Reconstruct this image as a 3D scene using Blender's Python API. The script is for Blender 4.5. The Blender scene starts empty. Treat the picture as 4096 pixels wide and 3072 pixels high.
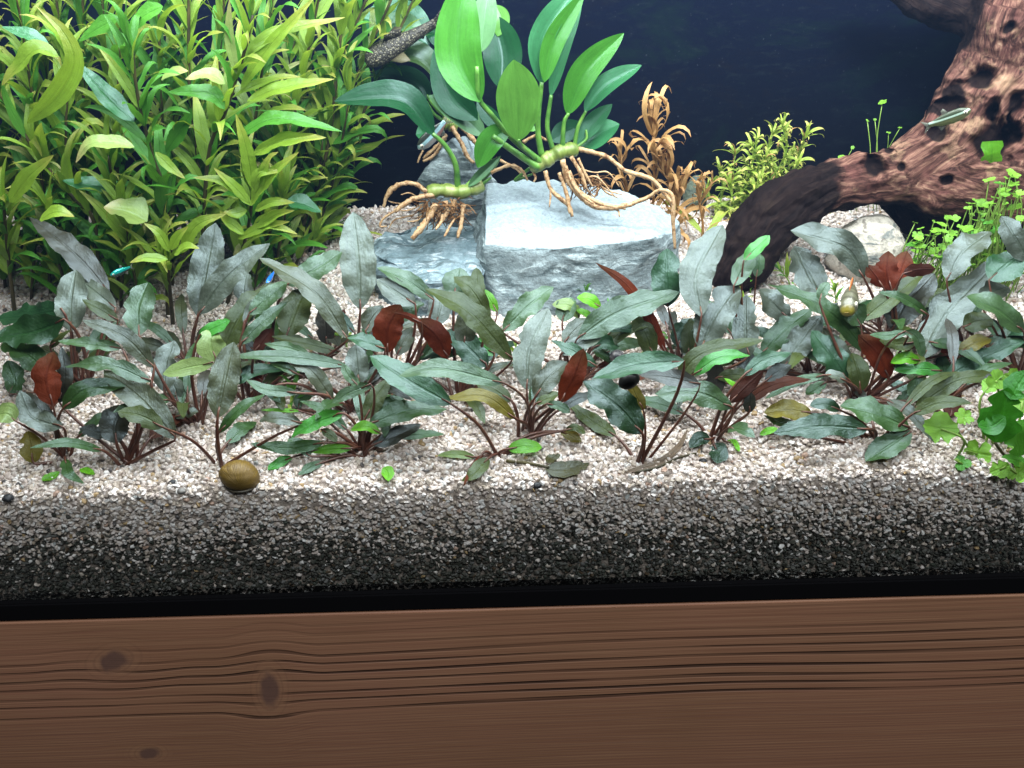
import bpy, bmesh, math, random
from mathutils import Vector, Matrix, noise, Quaternion
from mathutils.bvhtree import BVHTree

S = bpy.context.scene
COL = S.collection
R = random.Random(7)
rad = math.radians

# ------------------------------------------------------------------ camera
CAM = Vector((0.0, -0.55, 0.42))
FPX = 4048.0                      # focal length in pixels of the 4096 px wide photograph
PITCH, ROLL = 31.4, -1.58
cd = bpy.data.cameras.new('camera')
cd.sensor_width = 36.0
cd.lens = 36.0 * FPX / 4096.0
cd.clip_start, cd.clip_end = 0.02, 50
cam = bpy.data.objects.new('camera', cd)
CR = (Matrix.Rotation(rad(90 - PITCH), 3, 'X') @ Matrix.Rotation(rad(ROLL), 3, 'Z'))
cam.matrix_world = Matrix.Translation(CAM) @ CR.to_4x4()
COL.objects.link(cam)
S.camera = cam

# ------------------------------------------------------------------ world, lamps, exposure
w = bpy.data.worlds.new('World'); S.world = w
w.use_nodes = True
bg = w.node_tree.nodes['Background']
bg.inputs[0].default_value = (0.75, 0.86, 1.0, 1)
bg.inputs[1].default_value = 0.012
S.view_settings.view_transform = 'Standard'
S.view_settings.look = 'None'
S.view_settings.gamma = 1.0
S.view_settings.exposure = 0.0

def area(name, loc, rot, sx, sy, power, color):
    l = bpy.data.lights.new(name, 'AREA')
    l.shape = 'RECTANGLE'; l.size, l.size_y = sx, sy
    l.energy = power; l.color = color
    o = bpy.data.objects.new(name, l)
    o.location = loc; o.rotation_euler = rot
    COL.objects.link(o)
    return o
# two tubes of the aquarium hood, and the window of the room high in front of the tank
area('hood_tube_front', (0.09, 0.11, 0.50), (0, 0, 0), 0.92, 0.035, 7.5, (0.93, 0.98, 1.0))
area('hood_tube_rear', (0.09, 0.27, 0.50), (0, 0, 0), 0.92, 0.035, 6.7, (0.93, 0.98, 1.0))
area('room_window', (0.35, -1.30, 2.0), (rad(34), 0, rad(12)), 0.9, 0.6, 142.0, (0.92, 0.96, 1.0))

S.render.engine = 'CYCLES'
S.cycles.use_denoising = True
S.cycles.max_bounces = 7
S.cycles.diffuse_bounces = 4
S.cycles.transmission_bounces = 4
S.cycles.transparent_max_bounces = 16
S.cycles.caustics_reflective = False
S.cycles.caustics_refractive = False

# ------------------------------------------------------------------ pixel -> place (places only; every form below is modelled in metres)
def ray(px, py):
    d = CR @ Vector(((px - 2048.0) / FPX, -(py - 1536.0) / FPX, -1.0))
    return d.normalized()
def at(px, py, Y):
    d = ray(px, py)
    return CAM + d * ((Y - CAM.y) / d.y)
def gz(x, y):                     # height of the gravel
    yy = max(0.0, y)
    return (0.044 * (yy / 0.42) ** 1.1 + 0.0045 * noise.noise(Vector((x * 9, yy * 9, 0.3)))
            + 0.0022 * noise.noise(Vector((x * 26, yy * 26, 4.7))))
def G(px, py, lift=0.0):          # the point of the gravel seen at a pixel
    d = ray(px, py)
    t = 0.5
    while t < 2.0:
        p = CAM + d * t
        if p.z <= gz(p.x, p.y) + lift: break
        t += 0.002
    return p
def P(px, py, Y, lift=0.002):     # the point at depth Y, kept above the gravel
    p = at(px, py, Y)
    if p.z < gz(p.x, p.y) + lift:
        return G(px, py, lift)
    return p
TILE = {'A': (0, 800, .4973), 'B': (1000, 800, .4973), 'C': (2000, 800, .4973), 'D': (2996, 800, .4973),
        'R1': (0, 1250, .3617), 'R2': (700, 1250, .3617), 'R3': (1400, 1250, .3617), 'R4': (2100, 1250, .3617),
        'R5': (2800, 1250, .3617), 'R6': (3296, 1250, .3617),
        'E': (0, 1500, .678), 'F': (1300, 1500, .678), 'G': (2596, 1500, .678),
        'T': (1300, 0, .633), 'U': (0, 0, .633), 'V': (2600, 0, .6763), 'W': (0, 0, 1.852)}
def tp(t, x, y):
    ox, oy, s = TILE[t]
    return ox + x * s, oy + y * s

# ------------------------------------------------------------------ object helpers
def link(name, me, mat=None, parent=None):
    o = bpy.data.objects.new(name, me)
    COL.objects.link(o)
    if mat is not None and not me.materials: me.materials.append(mat)
    if parent is not None: o.parent = parent
    return o
def tag(o, label, cat, group=None):
    o['label'] = label; o['category'] = cat
    if group: o['group'] = group
    return o
def empty(name, loc, label, cat, group=None):
    o = bpy.data.objects.new(name, None)
    o.empty_display_size = 0.01
    o.location = loc
    COL.objects.link(o)
    return tag(o, label, cat, group)
def mesh(name, vs, fs, uvs=None, smooth=True):
    me = bpy.data.meshes.new(name)
    me.from_pydata([tuple(v) for v in vs], [], fs)
    if uvs is not None:
        ul = me.uv_layers.new(name='UVMap')
        for l in me.loops: ul.data[l.index].uv = uvs[l.vertex_index]
    if smooth: me.polygons.foreach_set('use_smooth', [True] * len(me.polygons))
    me.update()
    return me
def box(name, lo, hi, mat, parent=None, bevel=0.0):
    bm = bmesh.new()
    bmesh.ops.create_cube(bm, size=1)
    c = (Vector(lo) + Vector(hi)) / 2; s = Vector(hi) - Vector(lo)
    for v in bm.verts: v.co = Vector((v.co.x * s.x, v.co.y * s.y, v.co.z * s.z)) + c
    if bevel: bmesh.ops.bevel(bm, geom=bm.edges[:], offset=bevel, segments=3, affect='EDGES')
    me = bpy.data.meshes.new(name); bm.to_mesh(me); bm.free()
    return link(name, me, mat, parent)
def smooth_path(pts, n):
    """Catmull-Rom through pts, n samples."""
    pts = [Vector(p) for p in pts]
    if len(pts) == 2:
        return [pts[0].lerp(pts[1], i / (n - 1)) for i in range(n)]
    q = [pts[0] * 2 - pts[1]] + pts + [pts[-1] * 2 - pts[-2]]
    L = [0]
    for a, b in zip(pts, pts[1:]): L.append(L[-1] + max(1e-9, (b - a).length))
    out = []
    for i in range(n):
        s = L[-1] * i / (n - 1)
        k = 0
        while k < len(pts) - 2 and s > L[k + 1]: k += 1
        u = (s - L[k]) / (L[k + 1] - L[k])
        a, b, c, d = q[k], q[k + 1], q[k + 2], q[k + 3]
        out.append(0.5 * ((2 * b) + (c - a) * u + (2 * a - 5 * b + 4 * c - d) * u * u + (3 * b - 3 * c + d - a) * u ** 3))
    return out
def tube_geo(pts, radii, sides=6, n=None, jitter=0.0, rnd=R, flat=1.0):
    n = n or max(4, len(pts) * 3)
    path = smooth_path(pts, n)
    vs, fs, uv = [], [], []
    up = Vector((0.3, -0.8, 0.5)).normalized()
    for i, p in enumerate(path):
        t = (path[min(i + 1, n - 1)] - path[max(i - 1, 0)]).normalized()
        a = t.cross(up)
        if a.length < 1e-4: a = t.cross(Vector((1, 0, 0)))
        a.normalize(); b = t.cross(a)
        f = i / (n - 1) * (len(radii) - 1)
        k = min(int(f), len(radii) - 2); r = radii[k] + (radii[k + 1] - radii[k]) * (f - k)
        for s in range(sides):
            th = 2 * math.pi * s / sides
            rr = r * (1 + jitter * (rnd.random() - .5))
            vs.append(p + a * (math.cos(th) * rr) + b * (math.sin(th) * rr * flat))
            uv.append((s / sides, i / (n - 1)))
    for i in range(n - 1):
        for s in range(sides):
            s2 = (s + 1) % sides
            fs.append((i * sides + s, i * sides + s2, (i + 1) * sides + s2, (i + 1) * sides + s))
    fs.append(tuple(range(sides - 1, -1, -1)))
    fs.append(tuple((n - 1) * sides + s for s in range(sides)))
    return vs, fs, uv
def tube(name, pts, radii, mat, parent=None, sides=6, n=None, jitter=0.0, flat=1.0):
    org = Vector(parent.location) if parent is not None and parent.parent is None else Vector((0, 0, 0))
    vs, fs, uv = tube_geo(pts, radii, sides, n, jitter, flat=flat)
    return link(name, mesh(name, [v - org for v in vs], fs, uv), mat, parent)

# ------------------------------------------------------------------ material helpers
class NT:
    def __init__(s, name):
        s.m = bpy.data.materials.new(name); s.m.use_nodes = True
        s.t = s.m.node_tree; s.t.nodes.clear()
        s.out = s.t.nodes.new('ShaderNodeOutputMaterial')
    def n(s, typ, ins=None, **kw):
        nd = s.t.nodes.new(typ)
        for k, v in kw.items(): setattr(nd, k, v)
        for k, v in (ins or {}).items():
            sk = nd.inputs[k]
            if isinstance(v, bpy.types.NodeSocket): s.t.links.new(v, sk)
            elif hasattr(v, 'outputs'): s.t.links.new(v.outputs[0], sk)
            else: sk.default_value = v
        return nd
    def math(s, op, a, b=0.0, c=0.0, clamp=False):
        return s.n('ShaderNodeMath', {0: a, 1: b, 2: c}, operation=op, use_clamp=clamp).outputs[0]
    def ramp(s, fac, stops, interp='LINEAR'):
        nd = s.n('ShaderNodeValToRGB', {0: fac})
        cr = nd.color_ramp; cr.interpolation = interp
        while len(cr.elements) > 1: cr.elements.remove(cr.elements[-1])
        cr.elements[0].position = stops[0][0]; cr.elements[0].color = (*stops[0][1], 1)
        for p, c in stops[1:]:
            e = cr.elements.new(p); e.color = (*c, 1)
        return nd.outputs[0]
    def mix(s, fac, a, b, blend='MIX'):
        nd = s.n('ShaderNodeMix', data_type='RGBA', blend_type=blend)
        for k, v in ((0, fac), (6, a), (7, b)):
            if isinstance(v, bpy.types.NodeSocket): s.t.links.new(v, nd.inputs[k])
            elif isinstance(v, tuple): nd.inputs[k].default_value = (*v[:3], 1)
            else: nd.inputs[k].default_value = v
        return nd.outputs[2]
    def noise(s, vec, scale, detail=3.0, rough=0.55, dist=0.0):
        ins = {'Scale': scale, 'Detail': detail, 'Roughness': rough, 'Distortion': dist}
        if vec is not None: ins['Vector'] = vec
        return s.n('ShaderNodeTexNoise', ins).outputs[0]
    def objco(s): return s.n('ShaderNodeTexCoord').outputs['Object']
    def scale(s, vec, sc, loc=(0, 0, 0), rot=(0, 0, 0)):
        return s.n('ShaderNodeMapping', {'Vector': vec, 'Scale': sc, 'Location': loc, 'Rotation': rot}).outputs[0]
    def sep(s, vec): return s.n('ShaderNodeSeparateXYZ', {0: vec})
    def bump(s, h, strength, dist):
        return s.n('ShaderNodeBump', {'Height': h, 'Strength': strength, 'Distance': dist}).outputs[0]
    def pbr(s, col, rough=0.5, spec=0.5, normal=None, **kw):
        ins = {'Base Color': col if isinstance(col, bpy.types.NodeSocket) else (*col, 1), 'Roughness': rough, 'Specular IOR Level': spec}
        if normal is not None: ins['Normal'] = normal
        ins.update(kw)
        return s.n('ShaderNodeBsdfPrincipled', ins).outputs[0]
    def done(s, sh):
        s.t.links.new(sh, s.out.inputs[0]); return s.m

# ------------------------------------------------------------------ setting: cabinet, aquarium, gravel
def mat_wood():
    m = NT('pine_board')
    co = m.objco()
    co = m.scale(co, (1, 1, 1), loc=(0, 0, -0.32))
    x = m.sep(co)
    # slow bend of the grain
    bend = m.noise(m.scale(co, (2.2, 1, 5)), 1.0, 1.5)
    z2 = m.math('ADD', x.outputs[2], m.math('MULTIPLY', m.math('SUBTRACT', bend, .5), 0.022))
    z2 = m.math('ADD', z2, m.math('MULTIPLY', x.outputs[0], -0.012))
    # knots: x, z, rx, rz, tilt
    dark = None; halo = None; rings = None
    z2 = m.math('ADD', z2, m.math('MULTIPLY', m.math('SUBTRACT', m.noise(m.n('ShaderNodeCombineXYZ', {0: 0.0, 1: 0.0, 2: x.outputs[2]}).outputs[0], 70.0, 1.0), .5), .0075))
    zb = z2
    for kx, kz, rx, rz, tl in ((-0.191, -0.176, .0105, .024, -.15), (-0.302, -0.141, .018, .012, .6), (-0.298, -0.245, .012, .009, .3)):
        v = m.scale(m.n('ShaderNodeVectorMath', {0: co, 1: (kx, 0, kz)}, operation='SUBTRACT').outputs[0], (1, 0, 1), rot=(0, tl, 0))
        v = m.n('ShaderNodeVectorMath', {0: v, 1: (1 / rx, 0, 1 / rz)}, operation='MULTIPLY').outputs[0]
        vz = m.sep(v).outputs[2]
        d = m.n('ShaderNodeVectorMath', {0: v}, operation='LENGTH').outputs['Value']
        fall = m.n('ShaderNodeMapRange', {0: d, 1: 4.2, 2: .6, 3: 0.0, 4: 1.0}, interpolation_type='SMOOTHSTEP').outputs[0]
        zb = m.math('SUBTRACT', zb, m.math('MULTIPLY', m.math('MULTIPLY', vz, fall), rz * .20))
        rg = m.math('MULTIPLY', m.math('SINE', m.math('MULTIPLY', d, 15.0)), m.n('ShaderNodeMapRange', {0: d, 1: 2.2, 2: 1.0, 3: 0.0, 4: 1.0}).outputs[0])
        rings = rg if rings is None else m.math('ADD', rings, rg)
        d = m.math('ADD', d, m.math('MULTIPLY', m.noise(m.scale(co, (150, 1, 60)), 1.0, 4), .7))
        k = m.n('ShaderNodeMapRange', {0: d, 1: 1.30, 2: .75, 3: 0.0, 4: 1.0}, interpolation_type='SMOOTHSTEP').outputs[0]
        h = m.n('ShaderNodeMapRange', {0: m.math('ADD', d, m.math('MULTIPLY', m.noise(m.scale(co, (40, 1, 160)), 1.0, 3), 1.6)), 1: 2.9, 2: 1.5, 3: 0.0, 4: 1.0}, interpolation_type='SMOOTHSTEP').outputs[0]
        dark = k if dark is None else m.math('MAXIMUM', dark, k)
        halo = h if halo is None else m.math('MAXIMUM', halo, h)
    z2 = zb
    cz = m.n('ShaderNodeCombineXYZ', {0: m.math('MULTIPLY', x.outputs[0], .015), 1: 0.0, 2: z2}).outputs[0]
    # strong late-wood lines
    wv = m.n('ShaderNodeTexWave', {'Vector': cz, 'Scale': 31.0, 'Distortion': 3.0, 'Detail': 2.0, 'Detail Scale': 1.3}, wave_type='BANDS', bands_direction='Z', wave_profile='SIN').outputs['Fac']
    thin = m.n('ShaderNodeMapRange', {0: wv, 1: .70, 2: .98, 3: 0.0, 4: 1.0}, interpolation_type='SMOOTHSTEP').outputs[0]
    zone = m.math('MULTIPLY',
                  m.n('ShaderNodeMapRange', {0: z2, 1: -.122, 2: -.150, 3: .16, 4: 1.0}).outputs[0],
                  m.n('ShaderNodeMapRange', {0: z2, 1: -.206, 2: -.202, 3: 0.0, 4: 1.0}).outputs[0])
    patch = m.n('ShaderNodeMapRange', {0: m.noise(m.scale(co, (5, 1, 70)), 1.0, 2), 1: .30, 2: .58, 3: .25, 4: 1.0}).outputs[0]
    side = m.n('ShaderNodeMapRange', {0: x.outputs[0], 1: -.42, 2: -.10, 3: .55, 4: 1.0}).outputs[0]
    lines = m.math('MULTIPLY', m.math('MULTIPLY', thin, zone), m.math('MULTIPLY', patch, m.math('SUBTRACT', 1.0, halo)))
    lines = m.math('MULTIPLY', lines, side)
    fine = m.noise(m.scale(cz, (60, 1, 420)), 1.0, 4, .6)
    fine2 = m.noise(m.scale(co, (9, 1, 900)), 1.0, 4, .65)
    wv2 = m.n('ShaderNodeTexWave', {'Vector': cz, 'Scale': 92.0, 'Distortion': 5.0, 'Detail': 3.0, 'Detail Scale': 1.0}, wave_type='BANDS', bands_direction='Z', wave_profile='SIN').outputs['Fac']
    blotch = m.noise(m.scale(co, (5, 1, 9)), 1.0, 4)
    base = m.ramp(blotch, [(.25, (.100, .050, .0262)), (.5, (.114, .055, .0312)), (.75, (.124, .058, .0355))])
    base = m.mix(m.n('ShaderNodeMapRange', {0: fine, 1: .35, 2: .7, 3: 0.0, 4: .5}).outputs[0], base, (.080, .034, .021))
    base = m.mix(m.n('ShaderNodeMapRange', {0: fine2, 1: .42, 2: .72, 3: 0.0, 4: .45}).outputs[0], base, (.170, .098, .055))
    zl = m.n('ShaderNodeMapRange', {0: z2, 1: -.196, 2: -.210, 3: .12, 4: .5}).outputs[0]
    base = m.mix(m.math('MULTIPLY', m.math('MULTIPLY', m.n('ShaderNodeMapRange', {0: wv2, 1: .55, 2: 1.0, 3: 0.0, 4: 1.0}).outputs[0], zl), m.math('SUBTRACT', 1.0, halo)), base, (.075, .036, .026))
    base = m.mix(m.math('MULTIPLY', halo, .10), base, (.19, .115, .06))
    base = m.mix(m.n('ShaderNodeMapRange', {0: rings, 1: .2, 2: 1.0, 3: 0.0, 4: .22}).outputs[0], base, (.045, .022, .016))
    base = m.mix(m.math('MULTIPLY', lines, .78), base, (.010, .005, .004))
    base = m.mix(m.math('MULTIPLY', dark, .85), base, m.mix(fine, (.028, .015, .013), (.07, .038, .030)))
    h = m.math('SUBTRACT', m.math('MULTIPLY', fine2, .25), m.math('MULTIPLY', lines, 1.0))
    return m.done(m.pbr(base, .6, .16, m.bump(h, .7, .0012)))
M_WOOD = mat_wood()
cab = empty('cabinet', (0, 0.2, -0.32), 'brown pine cabinet front board with dark grain lines and knots under the tank', 'cabinet')
b = box('front_board', (-0.75, -0.2105, -0.10), (0.75, -0.19, 0.2205), M_WOOD, cab, .0015)
b2 = box('cabinet_top', (-0.75, -0.189, 0.196), (0.75, 0.27, 0.2205), M_WOOD, cab, .001)

def mat_black():
    m = NT('black_plastic')
    n = m.noise(m.objco(), 900, 2)
    return m.done(m.pbr((.0011, .0011, .0014), .9, .03, m.bump(n, .1, .0003)))
def mat_glass():
    m = NT('clear_glass')
    tr = m.n('ShaderNodeBsdfTransparent', {0: (.985, .995, .99, 1)})
    gl = m.n('ShaderNodeBsdfGlossy', {0: (1, 1, 1, 1), 'Roughness': .02})
    fr = m.n('ShaderNodeFresnel', {'IOR': 1.33})
    return m.done(m.n('ShaderNodeMixShader', {0: m.math('MULTIPLY', fr.outputs[0], .7), 1: tr, 2: gl}).outputs[0])
def mat_backfoil():
    m = NT('dark_blue_back_foil')
    co = m.objco()
    a = m.noise(m.scale(co, (7, 1, 11), rot=(0, .3, 0)), 1.0, 6, .72, .8)
    bq = m.noise(m.scale(co, (60, 1, 190), rot=(0, -.5, 0)), 1.0, 5, .75, .5)
    s = m.noise(m.scale(co, (330, 1, 330)), 1.0, 1)
    z = m.n('ShaderNodeMapRange', {0: m.sep(co).outputs[2], 1: .13, 2: .33, 3: 0.0, 4: 1.0}).outputs[0]
    col = m.mix(z, (.0013, .0018, .0028), (.0010, .0022, .0085))
    col = m.mix(m.n('ShaderNodeMapRange', {0: a, 1: .52, 2: .70, 3: 0.0, 4: .7}).outputs[0], col, (.0026, .0088, .0070))
    col = m.mix(m.n('ShaderNodeMapRange', {0: a, 1: .46, 2: .30, 3: 0.0, 4: .6}).outputs[0], col, (.0040, .0034, .0042))
    col = m.mix(m.n('ShaderNodeMapRange', {0: bq, 1: .54, 2: .80, 3: 0.0, 4: .5}).outputs[0], col, (.010, .0155, .017))
    col = m.mix(m.n('ShaderNodeMapRange', {0: s, 1: .735, 2: .78, 3: 0.0, 4: .22}).outputs[0], col, (.05, .06, .075))
    return m.done(m.pbr(col, .7, .04))
M_BLACK, M_GLASS = mat_black(), mat_glass()
tank = empty('aquarium', (0, 0.2, -0.1), 'aquarium with clear front glass, black bottom frame and dark blue back wall', 'aquarium')
box('bottom_frame', (-0.75, -0.2105, 0.0015), (0.75, -0.198, 0.0175), M_BLACK, tank, .0012)
box('floor_pane', (-0.75, -0.1975, 0.0015), (0.75, 0.235, 0.0025), M_BLACK, tank)
box('front_pane', (-0.75, -0.206, 0.0180), (0.75, -0.1995, 0.62), M_GLASS, tank)
box('back_pane', (-0.75, 0.222, 0.0030), (0.75, 0.234, 0.62), mat_backfoil(), tank)

def mat_bed():
    m = NT('gravel_bed')
    n = m.noise(m.objco(), 420, 4, .7)
    col = m.ramp(n, [(.3, (.15, .12, .10)), (.55, (.35, .29, .25)), (.75, (.55, .49, .44))])
    return m.done(m.pbr(col, .8, .2, m.bump(n, .8, .002)))
def mat_grain():
    m = NT('quartz_grain')
    r = m.n('ShaderNodeObjectInfo').outputs['Random']
    col = m.ramp(r, [(0.0, (.63, .53, .48)), (.10, (.73, .65, .61)), (.22, (.47, .39, .32)), (.34, (.74, .67, .62)), (.46, (.62, .54, .50)),
                     (.55, (.80, .75, .72)), (.66, (.52, .45, .38)), (.74, (.66, .56, .49)), (.79, (.88, .86, .84)), (.90, (.38, .30, .22)),
                     (.93, (.52, .33, .24)), (.945, (.42, .27, .10)), (.96, (.20, .16, .13)), (.98, (.03, .032, .038)), (.99, (.33, .36, .36))], 'CONSTANT')
    n = m.noise(m.objco(), 1.7, 3)
    col = m.mix(m.math('MULTIPLY', n, .30), col, (.62, .54, .50))
    sh = m.pbr(col, .42, .5)
    tr = m.n('ShaderNodeBsdfTranslucent', {0: col})
    return m.done(m.n('ShaderNodeMixShader', {0: .22, 1: sh, 2: tr.outputs[0]}).outputs[0])
M_BED, M_GRAIN = mat_bed(), mat_grain()

wm = bpy.data.materials.new('tank_water'); wm.use_nodes = True
wm.node_tree.nodes.clear()
wo = wm.node_tree.nodes.new('ShaderNodeOutputMaterial'); wvol = wm.node_tree.nodes.new('ShaderNodeVolumePrincipled')
wvol.inputs['Color'].default_value = (.30, .52, 1.0, 1); wvol.inputs['Density'].default_value = .036
wm.node_tree.links.new(wvol.outputs[0], wo.inputs['Volume'])
wtr = box('water', (-0.745, 0.0012, -0.095), (0.745, 0.4205, 0.44), wm)
wtr['kind'] = 'structure'

NX, NY = 150, 84
vs, fs = [], []
prof = [(.0155, -.100), (.0135, -.086), (.011, -.070), (.0085, -.054), (.0065, -.039), (.0052, -.024), (.005, -.011)]   # the bank of gravel behind the glass
for i in range(NX + 1):
    x = -0.74 + 1.48 * i / NX
    for (yy, zz) in prof:
        vs.append((x, yy + .0016 * noise.noise(Vector((x * 30, zz * 40, 2))), zz + gz(x, 0) * max(0, 1 + zz / .092)))
    for j in range(NY + 1):
        y = 0.0075 + (0.414 - 0.0075) * j / NY
        e = -.0022 if j == 0 else 0
        vs.append((x, y, gz(x, y) + e))
W = len(prof) + NY + 1
for i in range(NX):
    for j in range(W - 1):
        fs.append((i * W + j, (i + 1) * W + j, (i + 1) * W + j + 1, i * W + j + 1))
bed = link('gravel_bed', mesh('gravel_bed', vs, fs), M_BED)
bed['kind'] = 'structure'

def grains(name, density, smin, smax, seed, lift, verts, faces, weight, mat):
    ng = bpy.data.node_groups.new(name, 'GeometryNodeTree')
    ng.interface.new_socket('Geometry', in_out='INPUT', socket_type='NodeSocketGeometry')
    ng.interface.new_socket('Geometry', in_out='OUTPUT', socket_type='NodeSocketGeometry')
    N = ng.nodes; Lk = ng.links.new
    gi, go = N.new('NodeGroupInput'), N.new('NodeGroupOutput')
    d = N.new('GeometryNodeDistributePointsOnFaces'); d.distribute_method = 'RANDOM'
    d.inputs['Seed'].default_value = seed
    na = N.new('GeometryNodeInputNamedAttribute'); na.data_type = 'FLOAT'; na.inputs[0].default_value = 'amount'
    mu = N.new('ShaderNodeMath'); mu.operation = 'MULTIPLY'; mu.inputs[1].default_value = density
    Lk(na.outputs[0], mu.inputs[0]); Lk(mu.outputs[0], d.inputs['Density'])
    Lk(gi.outputs[0], d.inputs[0])
    join = N.new('GeometryNodeJoinGeometry')
    pos = N.new('GeometryNodeInputPosition')
    for k in range(6):
        ico = N.new('GeometryNodeMeshIcoSphere'); ico.inputs['Subdivisions'].default_value = 2; ico.inputs['Radius'].default_value = 1.0
        nz = N.new('ShaderNodeTexNoise'); nz.noise_dimensions = '4D'
        nz.inputs['W'].default_value = k * 7.3; nz.inputs['Scale'].default_value = .95; nz.inputs['Detail'].default_value = 1
        Lk(pos.outputs[0], nz.inputs['Vector'])
        v1 = N.new('ShaderNodeVectorMath'); v1.operation = 'SUBTRACT'; v1.inputs[1].default_value = (.5, .5, .5)
        Lk(nz.outputs['Color'], v1.inputs[0])
        v2 = N.new('ShaderNodeVectorMath'); v2.operation = 'SCALE'; v2.inputs['Scale'].default_value = 1.7
        Lk(v1.outputs[0], v2.inputs[0])
        sp = N.new('GeometryNodeSetPosition')
        Lk(ico.outputs[0], sp.inputs[0]); Lk(v2.outputs[0], sp.inputs['Offset'])
        ss = N.new('GeometryNodeSetShadeSmooth'); Lk(sp.outputs[0], ss.inputs[0])
        if k % 2: ss.inputs['Shade Smooth'].default_value = False
        sm = N.new('GeometryNodeSetMaterial'); sm.inputs['Material'].default_value = mat
        Lk(ss.outputs[0], sm.inputs[0])
        g2 = N.new('GeometryNodeGeometryToInstance'); Lk(sm.outputs[0], g2.inputs[0])
        Lk(g2.outputs[0], join.inputs[0])
    ip = N.new('GeometryNodeInstanceOnPoints')
    ip.inputs['Pick Instance'].default_value = True
    Lk(d.outputs['Points'], ip.inputs['Points']); Lk(join.outputs[0], ip.inputs['Instance'])
    r1 = N.new('FunctionNodeRandomValue'); r1.data_type = 'FLOAT_VECTOR'
    r1.inputs[0].default_value = (-3.14, -3.14, -3.14); r1.inputs[1].default_value = (3.14, 3.14, 3.14)
    Lk(r1.outputs[0], ip.inputs['Rotation'])
    r2 = N.new('FunctionNodeRandomValue'); r2.data_type = 'FLOAT_VECTOR'
    r2.inputs[0].default_value = (smin * .6, smin * .72, smin * .9); r2.inputs[1].default_value = (smax * .8, smax * .95, smax * 1.25)
    r2.inputs['Seed'].default_value = 5
    Lk(r2.outputs[0], ip.inputs['Scale'])
    sp = N.new('GeometryNodeSetPosition')
    r3 = N.new('FunctionNodeRandomValue'); r3.data_type = 'FLOAT_VECTOR'
    r3.inputs[0].default_value = (0, 0, -lift); r3.inputs[1].default_value = (0, 0, lift); r3.inputs['Seed'].default_value = 9
    Lk(d.outputs['Points'], sp.inputs[0]); Lk(r3.outputs[0], sp.inputs['Offset'])
    Lk(sp.outputs[0], ip.inputs['Points'])
    ii = N.new('FunctionNodeRandomValue'); ii.data_type = 'INT'
    ii.inputs[4].default_value = 0; ii.inputs[5].default_value = 5; ii.inputs['Seed'].default_value = 3
    Lk(ii.outputs[2], ip.inputs['Instance Index'])
    Lk(ip.outputs[0], go.inputs[0])
    # emitter: a copy of part of the bed
    me = mesh(name, verts, faces)
    aa = me.attributes.new('amount', 'FLOAT', 'POINT'); aa.data.foreach_set('value', weight)
    o = link(name, me, mat)
    md = o.modifiers.new('grains', 'NODES'); md.node_group = ng
    o['kind'] = 'stuff'
    return o
# emitter: the bed, only where it can be seen (x within +-0.5)
keep = [k for k in range(len(vs)) if abs(vs[k][0]) < .56]
ix = {k: n for n, k in enumerate(keep)}
gv = [vs[k] for k in keep]
gf = [tuple(ix[k] for k in f) for f in fs if all(k in ix for k in f)]
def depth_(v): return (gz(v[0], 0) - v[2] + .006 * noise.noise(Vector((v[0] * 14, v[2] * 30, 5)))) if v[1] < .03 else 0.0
M_DARKGRAIN = NT('dark_grains'); _r = M_DARKGRAIN.n('ShaderNodeObjectInfo').outputs['Random']
_c = M_DARKGRAIN.ramp(_r, [(0, (0.0355, 0.0351, 0.0284)), (0.22, (0.0585, 0.0564, 0.0468)), (0.42, (0.0175, 0.0175, 0.0142)), (0.56, (0.0836, 0.0828, 0.0744)), (0.74, (0.0384, 0.0443, 0.0351)), (0.86, (0.1254, 0.1233, 0.1191)), (0.95, (0.0627, 0.0418, 0.0251))], 'CONSTANT')
M_DARKGRAIN = M_DARKGRAIN.done(M_DARKGRAIN.pbr(_c, .6, .3))
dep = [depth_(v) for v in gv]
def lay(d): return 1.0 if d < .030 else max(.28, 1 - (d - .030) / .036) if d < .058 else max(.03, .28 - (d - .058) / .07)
grains('gravel', 180000, .00125, .0022, 3, .0012, gv, gf, [lay(d) for d in dep], M_GRAIN)
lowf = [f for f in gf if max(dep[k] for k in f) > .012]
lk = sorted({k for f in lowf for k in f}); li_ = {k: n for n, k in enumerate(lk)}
grains('dark_grains', 165000, .0012, .0021, 8, .0010, [gv[k] for k in lk], [tuple(li_[k] for k in f) for f in lowf], [max(0.0, min(1.0, (dep[k] - .024) / .034)) for k in lk], M_DARKGRAIN)  # dark grains, denser towards the bottom of the bank
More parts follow.
